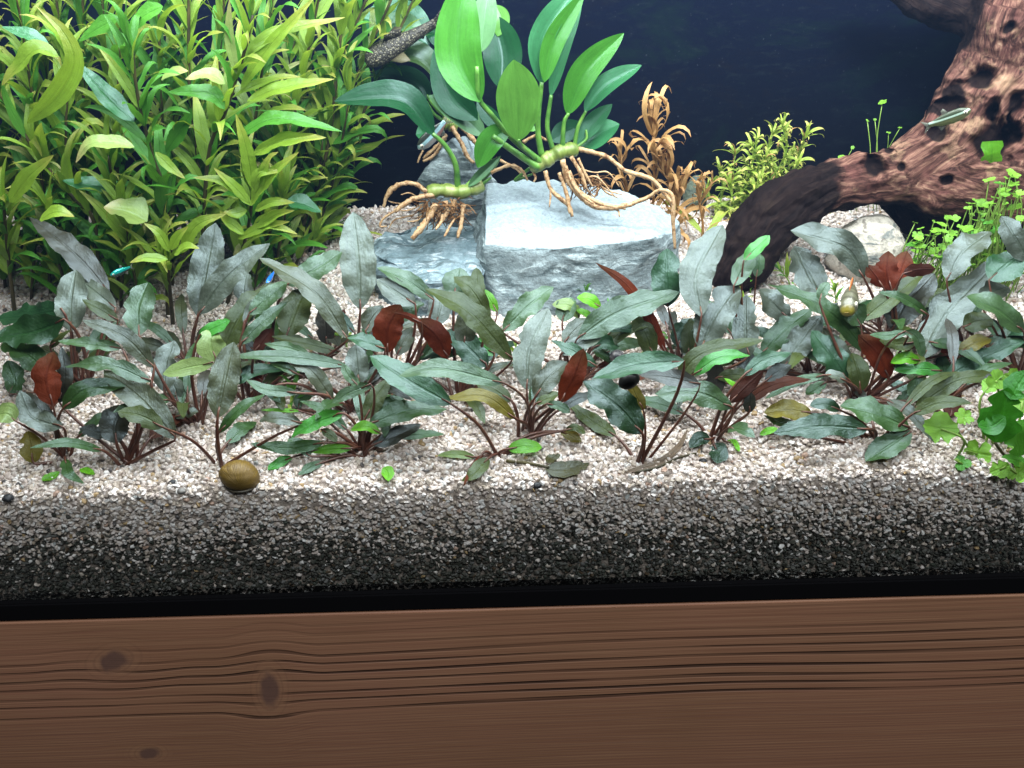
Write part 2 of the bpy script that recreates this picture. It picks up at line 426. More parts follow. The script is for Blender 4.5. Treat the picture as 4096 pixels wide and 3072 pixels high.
# ------------------------------------------------------------------ leaves
def srgb(*c): return tuple((v / 255 / 12.92) if v <= 10 else ((v / 255 + .055) / 1.055) ** 2.4 for v in c)
def mat_leaf(name, top, back=None, trans=None, rough=.42, spec=.5, tr=.28, vein=(.75, .8, .7), mottle=.35, nveins=16.0, gain=1.0, tipcol=None, veincol=.06, veinb=.10, bumpk=.4, ripple=1.0, tint=(.72, .90, 1.0)):
    m = NT(name)
    top = tuple(v * gain for v in srgb(*top))
    back = tuple(v * gain for v in srgb(*back)) if back else top
    trans = tuple(v * gain for v in srgb(*trans)) if trans else top
    uv = m.sep(m.n('ShaderNodeTexCoord').outputs['UV'])
    u = m.math('ABSOLUTE', m.math('SUBTRACT', m.math('MULTIPLY', uv.outputs[0], 2.0), 1.0))
    t = uv.outputs[1]
    rib = m.n('ShaderNodeMapRange', {0: u, 1: .14, 2: .03, 3: 0.0, 4: 1.0}, interpolation_type='SMOOTHSTEP').outputs[0]
    ph = m.math('SUBTRACT', m.math('MULTIPLY', t, nveins), m.math('MULTIPLY', u, nveins * .22))
    vn = m.math('PINGPONG', ph, .5)
    vn = m.n('ShaderNodeMapRange', {0: vn, 1: .16, 2: .02, 3: 0.0, 4: 1.0}).outputs[0]
    co = m.objco()
    n1 = m.noise(co, 55, 4, .6)
    n2 = m.noise(co, 420, 3, .65)
    rnd = m.n('ShaderNodeObjectInfo').outputs['Random']
    stk = m.noise(m.n('ShaderNodeCombineXYZ', {0: m.math('MULTIPLY', uv.outputs[0], 16.0), 1: m.math('MULTIPLY', t, 2.5), 2: m.math('MULTIPLY', rnd, 30.0)}).outputs[0], 1.0, 3, .6)
    f = m.n('ShaderNodeMapRange', {0: n1, 1: .3, 2: .7, 3: 1 - mottle * .7, 4: 1 + mottle * .55}).outputs[0]
    f = m.math('MULTIPLY', f, m.n('ShaderNodeMapRange', {0: n2, 1: .25, 2: .75, 3: .92, 4: 1.08}).outputs[0])
    f = m.math('MULTIPLY', f, m.n('ShaderNodeMapRange', {0: rnd, 1: 0.0, 2: 1.0, 3: .80, 4: 1.2}).outputs[0])
    f = m.math('MULTIPLY', f, m.n('ShaderNodeMapRange', {0: stk, 1: .3, 2: .7, 3: .86, 4: 1.14}).outputs[0])
    bf = m.n('ShaderNodeNewGeometry').outputs['Backfacing']
    base = m.mix(bf, top, back)
    if tipcol:
        tc = tuple(v * gain for v in srgb(*tipcol))
        base = m.mix(m.n('ShaderNodeMapRange', {0: m.math('ADD', t, m.math('MULTIPLY', n1, .25)), 1: .72, 2: 1.12, 3: 0.0, 4: .85}).outputs[0], base, tc)
    base = m.mix(m.math('MULTIPLY', rib, .55), base, tuple(c * v for c, v in zip(top, vein)))
    base = m.mix(m.math('MULTIPLY', vn, veincol), base, tuple(c * v * .8 for c, v in zip(top, vein)))
    base = m.n('ShaderNodeVectorMath', {0: base, 1: f}, operation='MULTIPLY').outputs[0]
    # scattered dirt and algae specks
    sp = m.n('ShaderNodeMapRange', {0: m.noise(co, 240, 2, .5), 1: .69, 2: .76, 3: 0.0, 4: .3}).outputs[0]
    base = m.mix(sp, base, (.035, .03, .015))
    h = m.math('ADD', m.math('MULTIPLY', rib, -1.0), m.math('ADD', m.math('MULTIPLY', vn, -veinb), m.math('ADD', m.math('MULTIPLY', n2, .28), m.math('MULTIPLY', stk, .45))))
    nm = m.bump(h, bumpk, .0011)
    if ripple:
        rp = m.n('ShaderNodeTexNoise', {'Vector': m.scale(m.objco(), (1, 1, 1)), 'Scale': 170.0, 'Detail': 3.0, 'Roughness': .5}).outputs[0]
        nm = m.n('ShaderNodeBump', {'Height': rp, 'Strength': .20 * ripple, 'Distance': .0045, 'Normal': nm}).outputs[0]
    sh = m.pbr(base, rough, spec, nm, **{'Specular Tint': (*tint, 1)})
    tl = m.n('ShaderNodeBsdfTranslucent', {0: m.mix(.5, base, trans), 'Normal': nm})
    return m.done(m.n('ShaderNodeMixShader', {0: tr, 1: sh, 2: tl.outputs[0]}).outputs[0])

CG = .52
def crypt_mat(nm, top, back, trans, rough, tr, vein, mot, spec=.85): return mat_leaf(nm, top, back, trans, rough, spec, tr, vein, mot, 16, gain=CG)
ML = {
 's': crypt_mat('silvery_leaf', (98, 108, 90), (105, 84, 66), (110, 112, 80), .43, .14, (.72, .8, .66), .26),
 'S': crypt_mat('grey_green_leaf', (76, 108, 58), (96, 70, 48), (105, 118, 66), .43, .18, (.78, .95, .66), .28),
 'T': crypt_mat('teal_leaf', (50, 96, 52), (80, 60, 45), (66, 108, 62), .42, .18, (.7, .9, .7), .3),
 'g': crypt_mat('green_leaf', (64, 102, 38), (90, 64, 42), (95, 124, 44), .45, .24, (.8, 1.0, .6), .3, .8),
 'G': crypt_mat('dark_green_leaf', (40, 76, 32), (70, 52, 36), (60, 92, 34), .40, .2, (.8, 1.1, .7), .3, .8),
 'o': crypt_mat('olive_leaf', (84, 98, 40), (96, 72, 42), (118, 118, 44), .46, .26, (1.05, 1.1, .8), .32, .5),
 'm': crypt_mat('grey_brown_leaf', (84, 90, 58), (92, 68, 50), (108, 98, 60), .44, .2, (.85, .9, .7), .34, .8),
 'd': crypt_mat('dark_brown_leaf', (54, 52, 32), (52, 40, 28), (60, 55, 28), .45, .2, (.9, .9, .8), .3, .8),
 'D': crypt_mat('dusky_leaf', (74, 70, 58), (70, 60, 50), (75, 65, 48), .45, .16, (.8, .8, .7), .25, .8),
 'r': mat_leaf('red_brown_leaf', (104, 46, 28), (108, 48, 28), (150, 58, 26), .5, .15, .40, (.55, .5, .55), .5, gain=.85, tipcol=(84, 58, 34)),
 'R': mat_leaf('maroon_leaf', (80, 44, 30), (76, 40, 28), (112, 50, 26), .5, .15, .35, (.7, .6, .6), .3, gain=.8),
 'L': mat_leaf('lime_leaf', (108, 182, 36), (108, 165, 48), (132, 200, 44), .4, .45, .3, (.75, .85, .75), .25, gain=.72),
 'k': mat_leaf('mint_leaf', (70, 150, 50), (80, 120, 56), (92, 165, 50), .42, .7, .26, (.75, .8, .7), .18, gain=.75),
 'l': mat_leaf('pale_green_leaf', (132, 156, 90), (120, 125, 80), (140, 158, 76), .42, .6, .28, (.9, 1.0, .8), .22, gain=.75),
 'y': mat_leaf('yellow_olive_leaf', (120, 112, 44), (110, 90, 40), (142, 122, 36), .42, .45, .34, (.8, .8, .8), .34, gain=.75),
}
M_PET = NT('petiole')
_c = M_PET.noise(M_PET.objco(), 120, 3)
M_PET = M_PET.done(M_PET.pbr(M_PET.ramp(_c, [(.3, srgb(66, 34, 26)), (.55, srgb(84, 48, 34)), (.75, srgb(96, 66, 42))]), .45, .5))

def prof_crypt(t, a=.42, p=2.2):
    if t < a: return max(0.0, 1 - (1 - t / a) ** 2) ** .72
    return max(0.0, 1 - ((t - a) / (1 - a)) ** p) ** .82
def prof_lance(t): return prof_crypt(t, .38, 1.5)
def prof_oval(t): return max(0.0, math.sin(math.pi * min(1, max(0, t)) ** .9)) ** .55
def prof_spade(t): return prof_crypt(t, .55, 2.0)

def leaf_geo(mid, width, k=.4, prof=prof_crypt, cup=.16, wav=.10, n=15, m=3, rnd=R, notch=0.0, flip=False, roll=0.0, wfreq=None, grow=True, fold=0, ragged=1.0):
    path = smooth_path(mid, n)
    L = sum((b - a).length for a, b in zip(path, path[1:]))
    ph1, ph2 = rnd.uniform(0, 6.28), rnd.uniform(0, 6.28)
    fr = wfreq or (max(2.0, L / .011) * rnd.uniform(.8, 1.2))
    nt = [(rnd.uniform(.3, .92), rnd.choice((-1, 1)), rnd.uniform(.25, .75), rnd.uniform(.03, .07)) for _ in range(3)] if notch else []
    vs, uv, fs = [], [], []
    cols = [c / m for c in range(-m, m + 1)]
    for i, p in enumerate(path):
        tt = i / (n - 1)
        t = (path[min(i + 1, n - 1)] - path[max(i - 1, 0)]).normalized()
        view = (CAM - p).normalized()
        kk = k if not isinstance(k, tuple) else k[0] + (k[1] - k[0]) * tt
        nv = view * (1 - kk) + Vector((0, .12, 1)) * kk
        if flip: nv = view * -(1 - k) + Vector((0, 0, 1)) * k
        nv = nv - t * nv.dot(t); nv.normalize()
        wv = t.cross(nv).normalized()
        if roll:
            q = Quaternion(t, roll); nv = q @ nv; wv = q @ wv
        vw = wv - view * wv.dot(view)
        s = max(.45, vw.length) if grow else 1.0
        half = .5 * width / s * max(.03, prof(tt))
        for c in cols:
            h = half
            for (t0, sd, dp, wd) in nt:
                if c * sd > 0: h *= 1 - dp * notch * math.exp(-((tt - t0) / wd) ** 2)
            o = abs(c)
            z = cup * half * (o ** (1.4 if fold == 0 else 1.0)) + wav * half * o * o * math.sin(fr * 6.28 * tt * .5 + (ph1 if c < 0 else ph2))
            ed = 1 + (.05 * ragged * math.sin(fr * 9 * tt + ph2) if o > .9 else 0)
            vs.append(p + wv * (h * c * ed) + nv * z)
            uv.append((c * .5 + .5, tt))
    W = 2 * m + 1
    for i in range(n - 1):
        for j in range(W - 1):
            fs.append((i * W + j, i * W + j + 1, (i + 1) * W + j + 1, (i + 1) * W + j))
    return vs, fs, uv

def leaf_obj(name, mid, width, mat, parent, **kw):
    org = Vector(parent.location)
    vs, fs, uv = leaf_geo(mid, width, **kw)
    return link(name, mesh(name, [v - org for v in vs], fs, uv), mat, parent)

# ------------------------------------------------------------------ the cryptocoryne rows in the foreground
CR_GROUP = 'crypt plants growing in rows across the gravel'
PL = {  # base pixel, label
 1: (255, 1838, 'crypt plant at the front left with an upright dark red leaf and long stems'),
 2: (515, 1862, 'crypt plant beside the red-leaved one, with dark drooping olive leaves'),
 3: (862, 1868, 'crypt plant behind the brown snail, with one upright grey-brown leaf'),
 4: (1458, 1818, 'crypt plant with bright green young leaves and a dark brown oval leaf near the gravel'),
 5: (1990, 1828, 'small crypt plant with a dark leaning stem and a lime oval leaf on the gravel'),
 6: (2568, 1850, 'crypt plant with large drooping dark green leaves holding the black snail'),
 7: (2870, 1752, 'crypt plant with a dense tuft of dark brown stems below a short glossy green leaf'),
 8: (3495, 1772, 'crypt plant at the front right with a dark green leaf lying just above the gravel'),
 9: (3440, 1604, 'crypt plant with a rusty orange drooping leaf and many narrow grey-green leaves'),
 10: (3786, 1658, 'crypt plant with a long olive arching leaf reaching right over the clover leaves'),
 11: (780, 1694, 'crypt plant with pale green leaf tips left of the upright grey-brown leaf'),
 12: (1000, 1604, 'crypt plant with thick maroon stems and long grey-green leaves spreading left and right'),
 13: (1095, 1560, 'crypt plant with broad olive leaves behind the maroon stems'),
 14: (1402, 1646, 'crypt plant with teal leaves behind the bright green young leaves'),
 15: (1580, 1582, 'crypt plant with two torn red leaves in front of the flat grey stone'),
 16: (1830, 1604, 'crypt plant with long olive leaves just left of the tall pale grey leaf'),
 17: (2715, 1470, 'crypt plant with a mottled teal leaf against the corner of the big grey stone'),
 18: (3240, 1502, 'crypt plant with a dark blue-grey leaf hanging left in the right-hand rows'),
 19: (3532, 1372, 'crypt plant with a silvery leaf arching left below the driftwood'),
 20: (3604, 1392, 'crypt plant with a two-lobed red leaf before the pale round stone'),
 21: (3876, 1420, 'crypt plant with one very long silvery leaf leaning up to the right'),
 22: (4082, 1492, 'crypt plant cut by the right edge of the photo, with a dark teal leaf'),
 23: (1448, 1440, 'crypt plant with a broad upright silver leaf in front of the flat stone'),
 24: (1312, 1450, 'crypt plant with a dusky oval leaf left of the broad upright silver leaf'),
 25: (775, 1490, 'crypt plant with a star of two silver leaves in front of the stem plants'),
 26: (330, 1560, 'crypt plant at the left edge with wide silver and dark teal leaves'),
 27: (2105, 1742, 'large crypt plant with bundled dark stems and a tall pale grey leaf, mid row'),
 28: (2760, 1560, 'crypt plant with three tall silver-blue leaves right of the big grey stone'),
 29: (2310, 1520, 'crypt plant with a long grey-green leaf crossing the front of the big grey stone'),
 30: (2990, 1480, 'crypt plant with a bright green pointed leaf tip at the foot of the driftwood'),
}
# tile, plant, type, width, base..tip (tile pixels), depth of leaf base from the plant, extra depth to the tip
LV = [
 ('A',26,'D',190,[(880,740),(600,430),(240,140)],.03,.03),
 ('A',26,'s',230,[(570,1060),(570,800),(610,560)],.0,.02),
 ('A',26,'s',150,[(930,870),(780,750),(640,640)],.012,.02),
 ('A',26,'T',220,[(500,880),(250,930),(-40,960)],.0,.02),
 ('A',26,'G',240,[(520,960),(280,1060),(-40,1110)],-.012,.0),
 ('A',26,'g',200,[(400,1400),(220,1250),(20,1150)],-.01,.02),
 ('A',26,'o',60,[(400,1190),(480,1110),(570,1050)],-.01,.0),
 ('A',11,'S',230,[(1120,1090),(1110,880),(1190,665)],.02,.02),
 ('A',2,'b',150,[(1240,1350),(1000,1100),(665,965)],.035,.0),
 ('A',2,'S',100,[(980,1190),(700,1160),(470,1135)],.03,.0),
 ('A',26,'o',100,[(950,970),(800,880),(660,800)],.0,.0),
 ('A',1,'r',215,[(425,1650),(370,1430),(435,1220)],.0,.01),
 ('R1',2,'S',180,[(1680,770),(1200,580),(720,600)],.018,.0),
 ('R1',2,'m',330,[(1945,1400),(1560,960),(1150,640)],-.004,.02),
 ('R1',1,'g',210,[(690,1070),(950,850),(1390,810)],-.004,.01),
 ('R1',1,'s',230,[(700,1270),(350,1150),(220,860)],-.012,.01),
 ('R1',2,'d',310,[(1290,1450),(1270,1250),(1390,1020)],-.002,.01),
 ('R1',2,'d',160,[(1290,1380),(1080,1320),(880,1280)],.004,.0),
 ('R1',2,'d',170,[(660,1000),(720,700),(680,380)],.03,.01),
 ('R1',11,'s',280,[(1820,880),(1830,600),(1930,310)],.0,.02),
 ('R1',11,'s',190,[(1960,960),(1930,820),(1830,700)],.01,.01),
 ('A',11,'l',140,[(1720,1310),(1500,1350),(1310,1400)],-.008,.0),
 ('A',11,'l',230,[(1735,1300),(1690,1130),(1740,1060)],.004,.008),
 ('A',11,'k',110,[(1600,1100),(1720,1030),(1850,970)],.012,.0),
 ('A',25,'s',260,[(1590,940),(1650,600),(1735,185)],.0,.03),
 ('A',25,'s',210,[(1600,920),(1830,620),(2170,350)],-.006,.02),
 ('A',25,'s',160,[(1970,890),(1960,740),(1985,580)],.02,.02),
 ('A',12,'o',190,[(1775,1280),(1960,900),(2270,660)],.012,.03),
 ('A',12,'S',115,[(1935,1165),(2085,1010),(2310,820)],-.004,.015),
 ('A',12,'s',120,[(1960,1000),(2060,860),(2240,690)],.02,.02),
 ('R2',11,'m',110,[(0,1160),(120,1110),(260,1100)],-.004,.0),
 ('R2',3,'m',330,[(470,1170),(540,780),(650,325)],.0,.022),
 ('R2',3,'g',120,[(480,1340),(700,1080),(1000,900)],-.004,.01),
 ('E',3,'o',118,[(965,310),(830,240),(695,215)],-.02,.0),
 ('R2',12,'r',130,[(960,765),(880,690),(775,610)],-.004,.0),
 ('R2',12,'R',160,[(880,440),(980,300),(1080,180)],-.004,.01),
 ('R2',12,'S',150,[(1920,590),(1250,490),(610,480)],-.018,.0),
 ('R2',12,'S',130,[(1500,480),(1250,390),(990,345)],-.010,.004),
 ('R2',13,'o',130,[(1820,440),(1420,340),(1070,265)],-.01,.0),
 ('R2',14,'m',210,[(1745,970),(1500,640),(1220,480)],-.01,.012),
 ('R2',14,'S',110,[(1360,680),(1200,600),(1040,530)],.0,.004),
 ('B',13,'o',260,[(290,1100),(350,930),(450,710)],.0,.02),
 ('B',24,'D',165,[(615,1170),(608,1010),(600,830)],-.004,.0),
 ('B',13,'m',180,[(790,1120),(520,740),(75,465)],-.012,.02),
 ('B',13,'S',190,[(290,680),(520,560),(740,420)],.03,.01),
 ('B',23,'s',300,[(888,880),(870,500),(832,95)],.0,.03),
 ('B',12,'S',150,[(-10,920),(130,800),(300,660)],.022,.012),
 ('B',15,'S',140,[(1480,800),(1250,640),(1020,545)],.02,.005),
 ('B',15,'s',190,[(1330,840),(1180,740),(1020,640)],.012,.005),
 ('B',15,'m',170,[(930,1060),(980,960),(1070,850)],.01,.01),
 ('B',15,'r',250,[(1105,1230),(1110,1020),(1210,840)],-.006,.0),
 ('B',15,'r',200,[(1590,1280),(1500,1090),(1340,960)],-.010,.0),
 ('B',15,'r',60,[(1380,985),(1260,930),(1150,905)],-.012,.0),
 ('B',14,'T',120,[(1090,1210),(940,1140),(780,1110)],-.004,.0),
 ('B',14,'s',200,[(880,1490),(860,1330),(850,1160)],.0,.012),
 ('B',15,'s',200,[(1490,1020),(1530,860),(1560,690)],.012,.02),
 ('B',15,'S',130,[(1180,1000),(1260,900),(1400,830)],.016,.01),
 ('B',16,'o',200,[(2110,1290),(1760,900),(1410,715)],-.012,.012),
 ('B',16,'m',190,[(1720,1180),(1735,1030),(1760,870)],.006,.01),
 ('B',16,'S',230,[(1640,780),(1660,660),(1690,545)],.04,.012),
 ('B',16,'o',150,[(1930,960),(1780,720),(1640,615)],.012,.012),
 ('B',16,'o',120,[(1860,800),(1830,680),(1820,545)],.03,.012),
 ('B',16,'L',90,[(1990,900),(1930,800),(1880,720)],.035,.006),
 ('R3',16,'T',300,[(1520,600),(1300,380),(1110,210)],-.006,.012),
 ('R3',15,'m',190,[(520,470),(600,320),(690,160)],.004,.01),
 ('R3',16,'k',150,[(1600,470),(1480,380),(1380,290)],.004,.006),
 ('C',29,'S',190,[(20,1060),(220,860),(430,700)],.0,.02),
 ('R3',27,'S',235,[(1700,780),(1000,620),(545,700)],-.022,.0),
 ('R3',5,'T',330,[(1125,1015),(660,760),(225,480)],.0,.022),
 ('R3',27,'y',165,[(1840,1180),(1500,930),(1050,945)],-.016,.0),
 ('R3',27,'o',190,[(1790,980),(1600,860),(1380,750)],.004,.01),
 ('R3',4,'g',240,[(200,1240),(620,1090),(1070,1070)],-.004,.01),
 ('R3',4,'g',200,[(330,1130),(430,1020),(600,960)],.006,.006),
 ('R3',4,'o',210,[(165,1180),(280,960),(420,740)],.004,.015),
 ('R3',4,'d',180,[(240,1470),(500,1370),(785,1235)],-.004,.01),
 ('R3',4,'L',115,[(340,1340),(180,1260),(5,1300)],-.008,.0),
 ('R2',4,'L',115,[(1960,1500),(1720,1510),(1490,1540)],-.006,.0),
 ('R2',4,'k',190,[(1860,1110),(1540,1230),(1285,1385)],-.002,.0),
 ('R2',4,'g',150,[(1650,1440),(1250,1500),(835,1450)],-.008,.0),
 ('R2',4,'S',150,[(1500,1590),(1400,1480),(1250,1400)],-.010,.01),
 ('E',4,'k',60,[(1725,485),(1650,515),(1580,560)],-.010,.0),
 ('E',4,'g',55,[(1905,515),(1830,545),(1760,590)],-.008,.0),
 ('R2',4,'o',110,[(1620,1290),(1710,1350),(1790,1430)],.0,-.004),
 ('R2',14,'S',130,[(1370,1070),(1380,960),(1565,885)],.0,.004),
 ('R2',14,'o',130,[(1090,810),(1150,950),(1200,1080)],-.01,-.004),
 ('R2',14,'S',130,[(1360,890),(1010,850),(780,745)],-.014,.0),
 ('R2',3,'m',150,[(1400,1230),(1180,1170),(930,1200)],.01,.0),
 ('R2',4,'S',150,[(2180,800),(1960,870),(1740,1000)],.0,.0),
 ('R2',4,'L',50,[(1390,1090),(1150,1080),(950,1080)],.03,.0),
 ('R2',4,'S',120,[(2010,790),(1920,700),(1850,560)],.02,.004),
 ('R3',5,'L',170,[(1745,1510),(1920,1480),(2125,1490)],-.004,.0),
 ('R3',5,'l',95,[(1390,1600),(1190,1570),(965,1585)],-.004,.0),
 ('F',5,'r',30,[(940,455),(870,540),(815,660)],-.004,-.006),
 ('C',27,'s',270,[(215,1530),(240,1200),(390,870)],.0,.03),
 ('C',27,'m',200,[(280,1590),(380,1440),(540,1300)],-.006,.012),
 ('C',27,'r',190,[(485,1630),(590,1420),(672,1195)],-.014,.004),
 ('C',29,'S',245,[(620,1115),(960,900),(1440,740)],-.012,.02),
 ('C',29,'s',150,[(490,1240),(650,1150),(815,1095)],-.016,.006),
 ('C',29,'T',110,[(750,1190),(850,1150),(960,1180)],.0,.0),
 ('C',27,'T',110,[(780,1340),(600,1220),(410,1130)],.01,.006),
 ('C',29,'m',160,[(510,1160),(590,1060),(710,950)],-.004,.012),
 ('R4',6,'T',270,[(1760,530),(1220,590),(750,730)],-.012,.0),
 ('R4',6,'G',400,[(1300,1340),(1010,1030),(640,760)],-.004,.014),
 ('R4',6,'D',200,[(1940,800),(1600,720),(1260,690)],.008,.004),
 ('R4',6,'y',170,[(1310,1080),(1230,930),(1170,780)],.006,.004),
 ('G',7,'S',150,[(495,195),(290,105),(35,112)],-.01,.0),
 ('C',28,'o',150,[(1400,1500),(1620,1240),(2120,1125)],-.03,.006),
 ('C',28,'k',120,[(1555,1405),(1760,1270),(2010,1250)],-.034,.002),
 ('C',28,'s',290,[(1620,940),(1580,600),(1790,200)],.0,.04),
 ('C',28,'s',290,[(1610,1210),(1740,920),(1920,680)],-.010,.02),
 ('C',28,'s',225,[(1990,1270),(1975,1020),(1980,765)],-.004,.02),
 ('R5',28,'d',200,[(480,760),(510,600),(560,430)],-.012,.01),
 ('C',28,'D',150,[(1740,1570),(1735,1430),(1745,1290)],-.016,.0),
 ('C',30,'S',160,[(1880,690),(1960,540),(2035,400)],.0,.02),
 ('C',30,'k',115,[(1960,480),(2060,390),(2168,285)],.008,.008),
 ('C',30,'g',100,[(2060,620),(2080,520),(2090,430)],.012,.006),
 ('C',17,'G',170,[(1430,1190),(1460,1080),(1550,950)],.0,.01),
 ('C',17,'o',130,[(1515,1270),(1520,1110),(1535,950)],-.006,.01),
 ('C',29,'o',170,[(1230,1260),(1170,1090),(1075,930)],-.004,.008),
 ('C',29,'r',100,[(1335,1240),(1220,980),(1020,680),(770,505)],.004,.02),
 ('C',17,'T',260,[(1350,860),(1340,620),(1345,390)],.0,.012),
 ('C',29,'S',170,[(500,980),(530,880),(570,780)],.014,.012),
 ('C',29,'L',100,[(810,870),(720,800),(620,785)],.02,.0),
 ('C',29,'l',110,[(640,950),(560,850),(420,840)],.024,.0),
 ('C',29,'L',60,[(760,950),(680,910),(610,890)],.022,.0),
 ('D',19,'s',225,[(925,630),(780,390),(335,245)],.0,.012),
 ('D',19,'s',260,[(580,780),(480,600),(365,370)],-.004,.02),
 ('D',20,'r',190,[(1150,730),(1110,580),(1120,410)],.0,.01),
 ('D',20,'r',190,[(1160,730),(1210,580),(1270,410)],.004,.01),
 ('D',20,'r',130,[(1080,700),(1020,610),(950,520)],-.002,.006),
 ('D',20,'o',160,[(900,970),(1150,780),(1420,570)],-.012,.012),
 ('D',20,'d',280,[(1150,1050),(1260,830),(1490,590)],-.004,.012),
 ('D',20,'R',110,[(1240,590),(1360,560),(1500,555)],-.004,.0),
 ('D',21,'s',290,[(1390,1280),(1600,900),(2050,450)],-.02,.03),
 ('D',21,'s',230,[(1590,650),(1720,420),(1940,255)],.012,.02),
 ('D',22,'T',250,[(1930,640),(2050,540),(2190,430)],.02,.006),
 ('D',22,'s',190,[(2260,500),(2140,300),(2030,130)],.02,.012),
 ('D',22,'s',170,[(1850,800),(1960,740),(2090,700)],.018,.004),
 ('D',18,'g',150,[(975,1250),(620,880),(155,680)],-.006,.012),
 ('D',18,'s',215,[(265,1370),(420,1130),(580,930)],-.012,.014),
 ('D',18,'g',190,[(95,1250),(280,1050),(500,880)],.0,.012),
 ('D',18,'s',200,[(320,960),(220,860),(80,720)],.02,.006),
 ('D',18,'T',115,[(-20,1385),(150,1290),(340,1235)],-.016,.0),
 ('D',9,'T',230,[(800,1460),(660,1250),(505,1050)],-.002,.012),
 ('D',9,'m',160,[(910,1570),(770,1290),(590,1030)],.006,.014),
 ('D',9,'S',180,[(900,1010),(850,920),(760,800)],.024,.006),
 ('D',9,'r',190,[(1125,1440),(1040,1240),(880,1085)],-.004,.004),
 ('D',9,'g',80,[(1445,925),(1240,790),(1040,738)],.0,.0),
 ('D',9,'g',70,[(1290,1060),(1130,1090),(970,1085)],-.002,.0),
 ('D',9,'S',90,[(1260,1050),(1350,1110),(1395,1260)],-.01,-.004),
 ('D',9,'o',120,[(1340,1150),(1200,1160),(1050,1130)],-.002,.0),
 ('D',9,'o',170,[(900,1540),(880,1380),(830,1230)],-.008,.008),
 ('D',9,'S',90,[(560,800),(600,720),(640,660)],.03,.004),
 ('D',22,'S',170,[(2210,1060),(2010,890),(1750,780)],-.004,.0),
 ('D',22,'o',170,[(1720,1020),(1830,980),(1960,960)],.004,.0),
 ('D',22,'T',170,[(1560,1440),(1870,1270),(2230,1120)],-.012,.004),
 ('D',22,'S',130,[(1940,1180),(2060,1110),(2230,1040)],.0,.004),
 ('D',21,'r',100,[(1565,1300),(1600,1210),(1625,1105)],.0,.0),
 ('D',22,'y',120,[(1680,1240),(1800,1160),(1950,1120)],-.006,.0),
 ('R6',10,'o',190,[(990,1070),(1500,750),(2040,700)],-.016,.004),
 ('R6',10,'D',120,[(1750,760),(1900,720),(2030,800)],-.008,.0),
 ('R6',9,'k',150,[(1300,650),(1050,620),(780,640)],-.012,.0),
 ('R6',9,'L',130,[(1060,540),(900,500),(740,560)],-.006,.0),
 ('R6',9,'l',130,[(1000,520),(900,460),(790,470)],.0,.0),
 ('R6',9,'T',110,[(960,640),(860,620),(760,600)],-.004,.0),
 ('R6',9,'S',230,[(1070,975),(1040,850),(1010,715)],-.014,.004),
 ('R6',9,'g',90,[(790,1020),(880,930),(940,850)],-.006,.0),
 ('R5',8,'G',285,[(1860,1290),(1320,1260),(815,1335)],-.012,.0),
 ('R6',8,'g',280,[(945,1275),(560,1120),(180,1035)],-.008,.008),
 ('R6',8,'g',270,[(965,1310),(760,1450),(460,1645)],-.006,-.014),
 ('R5',9,'g',110,[(1400,690),(1060,770),(720,955)],-.012,-.002),
 ('R5',9,'g',125,[(1400,770),(1280,840),(1170,910)],-.014,-.002),
 ('R5',9,'s',120,[(1620,760),(1500,700),(1380,690)],-.014,.0),
 ('R5',8,'y',220,[(1240,1110),(980,1080),(710,1110)],.016,.0),
 ('R5',8,'G',140,[(1550,1080),(1380,1010),(1215,1030)],.012,.0),
 ('R5',8,'g',100,[(1060,1230),(880,1210),(700,1140)],.010,.0),
 ('R5',7,'R',180,[(330,1000),(500,820),(700,640)],-.004,.008),
 ('R5',7,'T',160,[(480,700),(700,530),(1000,440)],.0,.01),
 ('R5',7,'d',160,[(720,760),(850,660),(1010,580)],.004,.004),
 ('R5',7,'L',60,[(440,830),(350,780),(265,730)],.006,.0),
 ('R5',7,'d',140,[(540,1110),(550,980),(560,880)],.002,.0),
 ('R5',7,'G',230,[(150,1450),(200,1560),(190,1670)],-.008,-.006),
 ('R4',7,'G',160,[(2050,1400),(1930,1400),(1825,1500)],-.010,-.004),
 ('R5',7,'L',60,[(290,1430),(380,1430),(435,1540)],-.012,-.004),
 ('R5',8,'L',80,[(660,1350),(760,1310),(870,1290)],.0,.0),
 ('R4',5,'y',130,[(390,1310),(500,1360),(625,1430)],.01,-.003),
 ('R4',5,'o',90,[(450,1300),(560,1270),(670,1340)],.012,.0),
 ('R4',27,'g',110,[(240,1010),(360,1030),(500,1110)],-.014,-.004),
 ('R4',27,'o',110,[(120,1010),(230,960),(390,900)],-.010,.0),
 ('R4',29,'g',110,[(1010,560),(880,480),(760,430)],-.004,.0),
 ('R6',10,'R',170,[(1400,1150),(1430,1000),(1480,860)],.0,.0),
 ('E',1,'y',120,[(200,520),(180,420),(165,330)],-.006,.004),
 ('A',26,'g',160,[(80,1560),(120,1450),(60,1290)],-.01,.01),
 ('E',1,'l',120,[(90,270),(40,230),(-30,240)],-.01,.0),
]
rootloc = {}
plants = {}
for k, (bx, by, lab) in PL.items():
    p = G(bx, by); p.z -= .002
    rootloc[k] = p
    plants[k] = empty('crypt_plant', p, lab, 'aquarium plant', CR_GROUP)
ML['b'] = ML['m']
crnd = random.Random(11)
